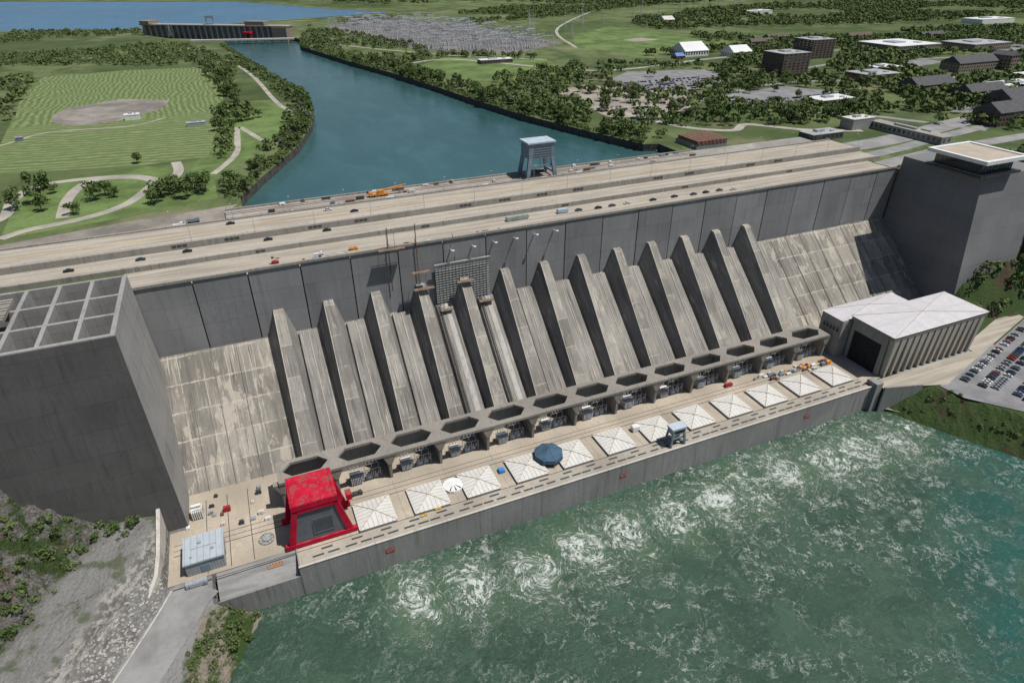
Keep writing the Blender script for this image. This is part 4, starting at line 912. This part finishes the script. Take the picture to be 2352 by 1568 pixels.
def sign(x):
    e=empty('warning_sign',(x,-17.55,-6),'red rectangular warning sign on the river wall','sign','red warning signs on the river wall')
    MB().box(-1.9,1.9,-.12,0,-1.3,1.3).obj('sign_board',REDS,e)
    for k,(txt,sz) in enumerate((('DANGER',.9),('KEEP OUT',.7))):
        c=bpy.data.curves.new('sign_text','FONT'); c.body=txt; c.size=sz; c.align_x='CENTER'
        o=bpy.data.objects.new('tmp_text',c); COL.objects.link(o); bpy.context.view_layer.update()
        me=bpy.data.meshes.new_from_object(o.evaluated_get(bpy.context.evaluated_depsgraph_get())); me.materials.clear(); me.materials.append(WHITE); bpy.data.objects.remove(o)
        o=bpy.data.objects.new('sign_lettering',me); COL.objects.link(o); o.parent=e; o.location=(0,-.16,.25-k*1.0); o.rotation_euler=(math.pi/2,0,0)
for x in(27,145,265): sign(x)
def wallrun(pts,zt_,zb,w_,label):
    b=MB()
    P=[Vector(p) for p in pts]; nrm=[]
    for i in range(len(P)):
        a=P[max(0,i-1)]; c=P[min(len(P)-1,i+1)]; d=(c-a).normalized(); nrm.append(Vector((-d.y,d.x))*w_/2)
    V=[]
    for p,n_,z in zip(P,nrm,zt_): V+=[(p.x+n_.x,p.y+n_.y,zb),(p.x-n_.x,p.y-n_.y,zb),(p.x-n_.x,p.y-n_.y,z),(p.x+n_.x,p.y+n_.y,z)]
    F=[]
    for i in range(len(P)-1):
        for k in range(4): F.append((4*i+k,4*i+(k+1)%4,4*i+4+(k+1)%4,4*i+4+k))
    F+=[(0,1,2,3),tuple(4*(len(P)-1)+k for k in(3,2,1,0))]
    b.add(V,F); return tag(b.obj('retaining_wall',C_LIGHT),label,'wall')
wallrun([(-61,27),(-61,14),(-61.3,4),(-62.5,-4),(-65.5,-10),(-70,-15.5)],[14,12,9.5,6.5,3.5,1.],-2,1.5,'pale curved concrete retaining wall between rock slope and deck')
strip('road',[(-48,-9.5),(-54,-17),(-65,-36),(-79,-60),(-109,-112)],18,-.3,R_GREY)
strip('kerb',[(-58.5,-8),(-63.6,-18.5),(-73.8,-37),(-88.2,-61),(-118,-112)],.6,-.22,C_LIGHT)
for k in range(12): tag(MB().beam((-79-k*1.6,20-k*4.6,10.),(-79-k*1.6,20-k*4.6,13.6),.09).beam((-79-k*1.6,20-k*4.6,13.5),(-79-(k+1)*1.6,20-(k+1)*4.6,13.5),.05).beam((-79-k*1.6,20-k*4.6,12.),(-79-(k+1)*1.6,20-(k+1)*4.6,12.),.05).obj('fence_section',GALV),'wire fence section on the gravel terrace','fence','fence across the gravel terrace')
RK=plain('boulder_pale',(.36,.345,.315),.9,.35,.6)
for v in range(3):
    bm=bmesh.new(); bmesh.ops.create_icosphere(bm,subdivisions=1,radius=1)
    for vv in bm.verts: vv.co*=random.uniform(.7,1.15); vv.co.z*=.7
    me=bpy.data.meshes.new('boulder'); bm.to_mesh(me); bm.free(); me.materials.append(RK)
    if v==0: RKM=[me]
    else: RKM.append(me)
bn=0
while bn<290:
    x=random.uniform(-120,-60); y=random.uniform(-80,-2); d=dl(x,y)
    if 9.5<d<18 and hL(x,y)>0:
        o=bpy.data.objects.new('boulder',random.choice(RKM)); COL.objects.link(o); o.location=(x,y,hL(x,y)); s_=random.uniform(.35,.95); o.scale=(s_,s_*random.uniform(.7,1.2),s_); o.rotation_euler=(0,0,random.uniform(0,6)); tag(o,'pale angular boulder in the riprap slope','boulder','boulders of the riprap slope'); bn+=1
# ------------------------------------------------------------------ trees
def crown(seed,r,hh,n,leaf,lobes=11):
    R=np.random.default_rng(seed); C=[]
    for k in range(lobes):
        a=R.uniform(0,2*math.pi); rr=r*.6*math.sqrt(R.uniform()); z=hh*(.3+.55*R.uniform())
        C.append((rr*math.cos(a),rr*math.sin(a),z,r*R.uniform(.28,.5)))
    V=[];F=[]
    for i in range(n):
        c=C[R.integers(lobes)]; d=R.normal(size=3); d/=np.linalg.norm(d); q=c[3]*(.55+.5*R.uniform()); p=np.array(c[:3])+d*q*np.array([1,1,.85])
        nn=d+R.normal(size=3)*.55; nn/=np.linalg.norm(nn); u=np.cross(nn,R.normal(size=3)); u/=np.linalg.norm(u); w=np.cross(nn,u); s_=leaf*R.uniform(.6,1.3)
        b0=len(V); V+= [tuple(p+u*s_),tuple(p+w*s_*.8),tuple(p-u*s_*.9),tuple(p-w*s_*.7)]; F.append((b0,b0+1,b0+2,b0+3))
    return V,F
def treeproto(seed,hh,r,mat,label='broadleaf tree with rounded green crown',con=False):
    e=empty('tree',(0,0,-500),label,'tree')
    b=MB(); b.cyl((0,0,0),(0,0,hh*.55),hh*.03,hh*.015,7)
    for k in range(4): a=k*1.6+seed; b.cyl((0,0,hh*(.25+.05*k)),(r*.5*math.cos(a),r*.5*math.sin(a),hh*.6),hh*.013,hh*.005,5)
    b.obj('trunk',BARK,e)
    if con:
        R=np.random.default_rng(seed); V=[];F=[]
        for i in range(260):
            z=hh*(.1+.88*R.uniform()**1.3); q=r*(1-z/hh)*R.uniform(.5,1.05)+.2; a=R.uniform(0,6.28); p=np.array([q*math.cos(a),q*math.sin(a),z]); u=np.array([math.cos(a),math.sin(a),-.4])*.9; w=np.array([-math.sin(a),math.cos(a),.1])*.7
            b0=len(V); V+=[tuple(p+u),tuple(p+w),tuple(p-u*.6),tuple(p-w)]; F.append((b0,b0+1,b0+2,b0+3))
    else: V,F=crown(seed,r,hh,560,hh*.055)
    me=bpy.data.meshes.new('crown'); me.from_pydata(V,[],F); me.materials.append(mat); o=bpy.data.objects.new('crown',me); COL.objects.link(o); o.parent=e
    return e
protos=[treeproto(i+1,10,5.2,LEAF) for i in range(5)]+[treeproto(11,9,4.6,LEAF2,label='broadleaf tree with silvery green crown')]+[treeproto(21,11,2.8,LEAFW,label='narrow dark conifer tree',con=True)]
TC=[0]
def tree(x,y,z,s_,k=None,group='trees around the reservoir channel'):
    if TC[0]>=298: return False
    TC[0]+=1
    if k is None: k=random.choice([0,1,2,3,4,0,1,2,3,5 if random.random()<.4 else 2])
    r=dup(protos[k],(x,y,z),rot=random.uniform(0,6.28),scale=(s_*random.uniform(.85,1.2),s_*random.uniform(.85,1.2),s_*random.uniform(.8,1.15))); r['group']=group
    return True
def along(chain,n,d0,d1,side,smin=.6,smax=1.2,rec=None,g='trees along the channel banks',ks=None):
    P=[Vector((a,b)) for a,b in chain]; Ls=[(P[i+1]-P[i]).length for i in range(len(P)-1)]; T=sum(Ls)
    for k in range(n):
        t=random.uniform(0,T) 
        for i,l in enumerate(Ls):
            if t<=l: break
            t-=l
        d=(P[i+1]-P[i]).normalized(); nn=Vector((-d.y,d.x))*side; p=P[i]+d*t+nn*random.uniform(d0,d1)
        s_=random.uniform(smin,smax)
        if rec is None: tree(p.x,p.y,ZG-.5,s_,group=g,k=None if ks is None else random.choice(ks))
        else: rec.append((p.x,p.y,ZG-.5,s_*10))
woods=[]
for p in((-80,215),(-75,222),(-70,216),(-45,205),(-40,208),(-34,212),(-38,218),(-104,240),(-118,215),(-20,205),(-26,213),(-62,292),(-30,198),(-88,192),(-46,194),(-105,205)): tree(*L(p[0],p[1]),ZG,random.uniform(.8,1.4),group='trees around the park loop road')
tree(*L(-107,222),ZG,2.,k=3,group='trees around the park loop road')
for k in range(14): x=random.uniform(470,560); y=random.uniform(-5,22); tree(x,y,hR(x,y)-.5,random.uniform(.9,1.4),group='trees at the tower foot')
for (x,y) in((-95,18),(-88,14),(-78,21),(-70,22),(-104,6),(-108,-10),(-112,-22),(-100,20),(-36,-27),(-104,-2),(-84,20),(-99,12),(-110,2),(-106,-18),(-34,-30),(-39,-34)): tree(x,y,hL(x,y)-.8,random.uniform(.35,.7),group='shrubs on the rock slope')
along(LB[1:7],46,2,16,1,.7,1.3,ks=[0,1,2,3,5])
along(RB[3:10],62,3,26,1,.9,1.5)
along(LL([(-14,762),(3,594),(4,489),(-8,340)]),28,-12,8,-1,1.,1.6,g='trees beside the mown field')
camp=LL([(245,320),(330,240),(440,190),(560,200),(620,300),(640,380),(560,520),(470,560),(380,560),(300,520),(250,430)])
bl=[(620*K,-216+K*(408+216),30),(535*K,-216+K*(257+216),28)]
def okc(x,y): return not (inpoly(x,y,PA) and random.random()<.985) and not (inpoly(x,y,P3) and random.random()<.93) and not (inpoly(x,y,PBk) and random.random()<.6) and all(math.hypot(x-a,y-b_)>c for a,b_,c in bl)
while TC[0]<298:
    x=random.uniform(260,720); y=random.uniform(230,560)
    if inpoly(x,y,camp) and okc(x,y) and random.random()<min(1,240/max(1,y-150)): tree(x,y,ZG,random.uniform(.95,1.6),group='trees on the campus')
for p in protos:
    for c in list(p.children): bpy.data.objects.remove(c)
    bpy.data.objects.remove(p)
def fill(poly,n,smin=6,smax=12,z=ZG-.5,den=None,ok=None):
    xs=[p[0] for p in poly]; ys=[p[1] for p in poly]; c=0; tr=0
    while c<n and tr<n*20:
        tr+=1; x=random.uniform(min(xs),max(xs)); y=random.uniform(min(ys),max(ys))
        if inpoly(x,y,poly) and (ok is None or ok(x,y)) and math.sin(x*.011+2*math.sin(y*.007))+math.cos(y*.013+x*.004)>(-.3 if den is None else den): woods.append((x,y,z,random.uniform(smin,smax))); c+=1
fill(camp,430,7,14,den=-3,ok=okc)
fill(LL([(-330,1244),(-110,1190),(-20,985),(-18,800),(-191,775),(-260,560),(-400,900)]),1000,4,10)
fill(LL([(-195,755),(-165,389),(-240,400),(-330,800)]),240,6,13,den=-.8)
fill(LL([(-150,330),(-165,380),(-260,380),(-220,260),(-130,270)]),70,6,12,den=-.8)
fill(LL([(-132,225),(-128,268),(-250,330),(-260,200)]),40,6,12,den=-.8)
fill(LL([(-14,990),(30,740),(10,600),(-8,770)]),130,4,9,den=-3)
fill(LL([(-8,480),(22,470),(30,400),(6,385)]),24,8,13,den=-3)
fill(LL([(-10,330),(2,380),(0,300),(-12,270)]),16,6,11,den=-3)
fill(LL([(18,300),(40,335),(50,400),(60,395),(40,310),(20,280)]),22,5,9,den=-3)
fill(LL([(-340,1420),(-120,1340),(-90,1240),(-330,1260)]),240,5,10)
fill(LL([(150,1200),(230,1290),(500,1420),(900,1700),(1500,1700),(700,1250),(520,1180),(360,1430)]),1200,8,14,den=-.7)
fill(LL([(620,250),(700,420),(840,520),(1000,440),(1100,300),(900,200),(700,130),(560,190)]),900,8,15,den=-1.2)
fill(LL([(560,620),(740,640),(900,690),(1300,700),(1700,560),(1000,560),(760,560)]),900,8,14,den=-.9)
fill(LL([(640,440),(700,540),(840,560),(900,600),(760,620),(600,500)]),200,7,12,den=-3,ok=lambda x,y: math.hypot(x-842,y-581)>38)
fill(LL([(900,900),(1300,800),(2400,900),(2600,1500),(1500,1400),(900,1200)]),2400,9,16,den=-.7)
fill(LL([(1000,1500),(2600,1500),(4500,3500),(1500,4000)]),2600,14,26,den=-.8)
fill(LL([(500,1800),(1000,1600),(1500,3500),(0,4500),(-300,3200)]),1700,14,26,den=-.8)
fill(LL([(1100,560),(1700,560),(2400,800),(2400,300),(1200,150)]),1900,9,15,den=-.8)
fill(LL([(160,1050),(150,960),(260,830),(330,780),(290,930),(230,1200),(150,1150)]),230,5,11,den=-3)
fill(LL([(190,760),(300,760),(400,690),(420,640),(300,720),(215,660)]),110,7,12,den=-3)
fill(LL([(760,720),(830,700),(900,1000),(1000,1300),(820,1050)]),240,8,14,den=-1)
fill(LL([(540,160),(700,120),(1000,100),(1100,-50),(620,60)]),260,8,14,den=-1)
along(LB[1:10],600,0,9,1,.2,.55,rec=woods)
along(RB[1:10],480,0,8,1,.25,.6,rec=woods)
along(LB[3:9],110,8,26,1,.5,1.,rec=woods)
along(RB[1:10],190,6,45,1,.6,1.1,rec=woods)
for k in range(420):
    x=random.uniform(440,690); y=random.uniform(-10,100)
    if hR(x,y)>2: woods.append((x,y,hR(x,y)-1,random.uniform(5,10)))
for k in range(900):
    x=random.uniform(-200,-62); y=random.uniform(-100,26); d=dl(x,y)
    if (d>42 and wob(x*.5,y*.5)>-.6) or (d>28 and y>14 and random.random()<.5) or (d>26 and random.random()<.08): woods.append((x,y,hL(x,y)-.6,random.uniform(1.2,4.2)))
for k in range(420):
    x=random.uniform(-54,-26); y=random.uniform(-74,-20)
    if dl(x,y)<-11.5 and hL(x,y)>-14.5: woods.append((x,y,hL(x,y)-.4,random.uniform(.9,2.8)))
for k in range(1400):
    x=random.uniform(325,480); y=random.uniform(-150,-25); e_=er(x,y)
    if 3<e_<18 and wob(x*.7,y*.7)>-.4: woods.append((x,y,hR(x,y)-.5,random.uniform(1.,3)))
W_=np.array(woods); nl=36; n=len(W_)
th=rng.normal(size=(n,nl,3)); th/=np.linalg.norm(th,axis=2,keepdims=True); th[:,:,2]=np.abs(th[:,:,2])*.9-.15
rad=(W_[:,3]*.48)[:,None,None]*rng.uniform(.65,1.15,size=(n,nl,1))
Pc=W_[:,None,:3]+np.array([0,0,.45])*W_[:,3][:,None,None]+th*rad
nn=th+rng.normal(size=th.shape)*.4; nn/=np.linalg.norm(nn,axis=2,keepdims=True)
u=np.cross(nn,rng.normal(size=th.shape)); u/=np.linalg.norm(u,axis=2,keepdims=True); w_=np.cross(nn,u)
sz=(W_[:,3]*.16)[:,None,None]*rng.uniform(.7,1.3,size=(n,nl,1))
Q=np.stack([Pc+u*sz,Pc+w_*sz*.8,Pc-u*sz,Pc-w_*sz*.8],axis=2).reshape(-1,3)
me=bpy.data.meshes.new('woodland'); nv=len(Q); me.vertices.add(nv); me.vertices.foreach_set('co',Q.astype(np.float32).ravel()); me.loops.add(nv); me.loops.foreach_set('vertex_index',np.arange(nv,dtype=np.int32)); me.polygons.add(nv//4); me.polygons.foreach_set('loop_start',np.arange(0,nv,4,dtype=np.int32)); me.update(calc_edges=True); me.materials.append(LEAFW)
wo=bpy.data.objects.new('woodland',me); COL.objects.link(wo); wo['kind']='stuff'; wo['label']='mass of dark green woodland and scrub'; wo['category']='woodland'
# ------------------------------------------------------------------ light & camera
sv=Vector((.33,-.24,.91)).normalized()
sl=bpy.data.lights.new('sun','SUN'); sl.energy=4.7; sl.angle=math.radians(.5); sl.color=(1,.965,.91); so=bpy.data.objects.new('sun',sl); COL.objects.link(so); so.rotation_euler=sv.to_track_quat('Z','Y').to_euler(); so.location=(0,0,500)
wd=bpy.data.worlds.new('World'); sc.world=wd; wd.use_nodes=True; nt=wd.node_tree; sk=nt.nodes.new('ShaderNodeTexSky'); sk.sky_type='NISHITA'; sk.sun_disc=False; sk.sun_elevation=math.asin(sv.z); sk.sun_rotation=math.atan2(sv.x,sv.y)
nt.links.new(sk.outputs[0],nt.nodes['Background'].inputs[0]); nt.nodes['Background'].inputs[1].default_value=.065
cam=bpy.data.cameras.new('camera'); co=bpy.data.objects.new('camera',cam); COL.objects.link(co); sc.camera=co
ya,pi,ro,f=.405,-.540,-.004,1473.1
F=Vector((math.sin(ya)*math.cos(pi),math.cos(ya)*math.cos(pi),math.sin(pi))); R=Vector((math.cos(ya),-math.sin(ya),0)); U=R.cross(F)
R2=R*math.cos(ro)+U*math.sin(ro); U2=-R*math.sin(ro)+U*math.cos(ro)
M=Matrix((R2,U2,-F)).transposed().to_4x4(); M.translation=Vector((.05,-215.945,215.298)); co.matrix_world=M
cam.sensor_width=36; cam.lens=f/2352*36; cam.clip_end=40000; cam.clip_start=1
sc.view_settings.view_transform='Standard'; sc.view_settings.look='None'; sc.view_settings.exposure=0
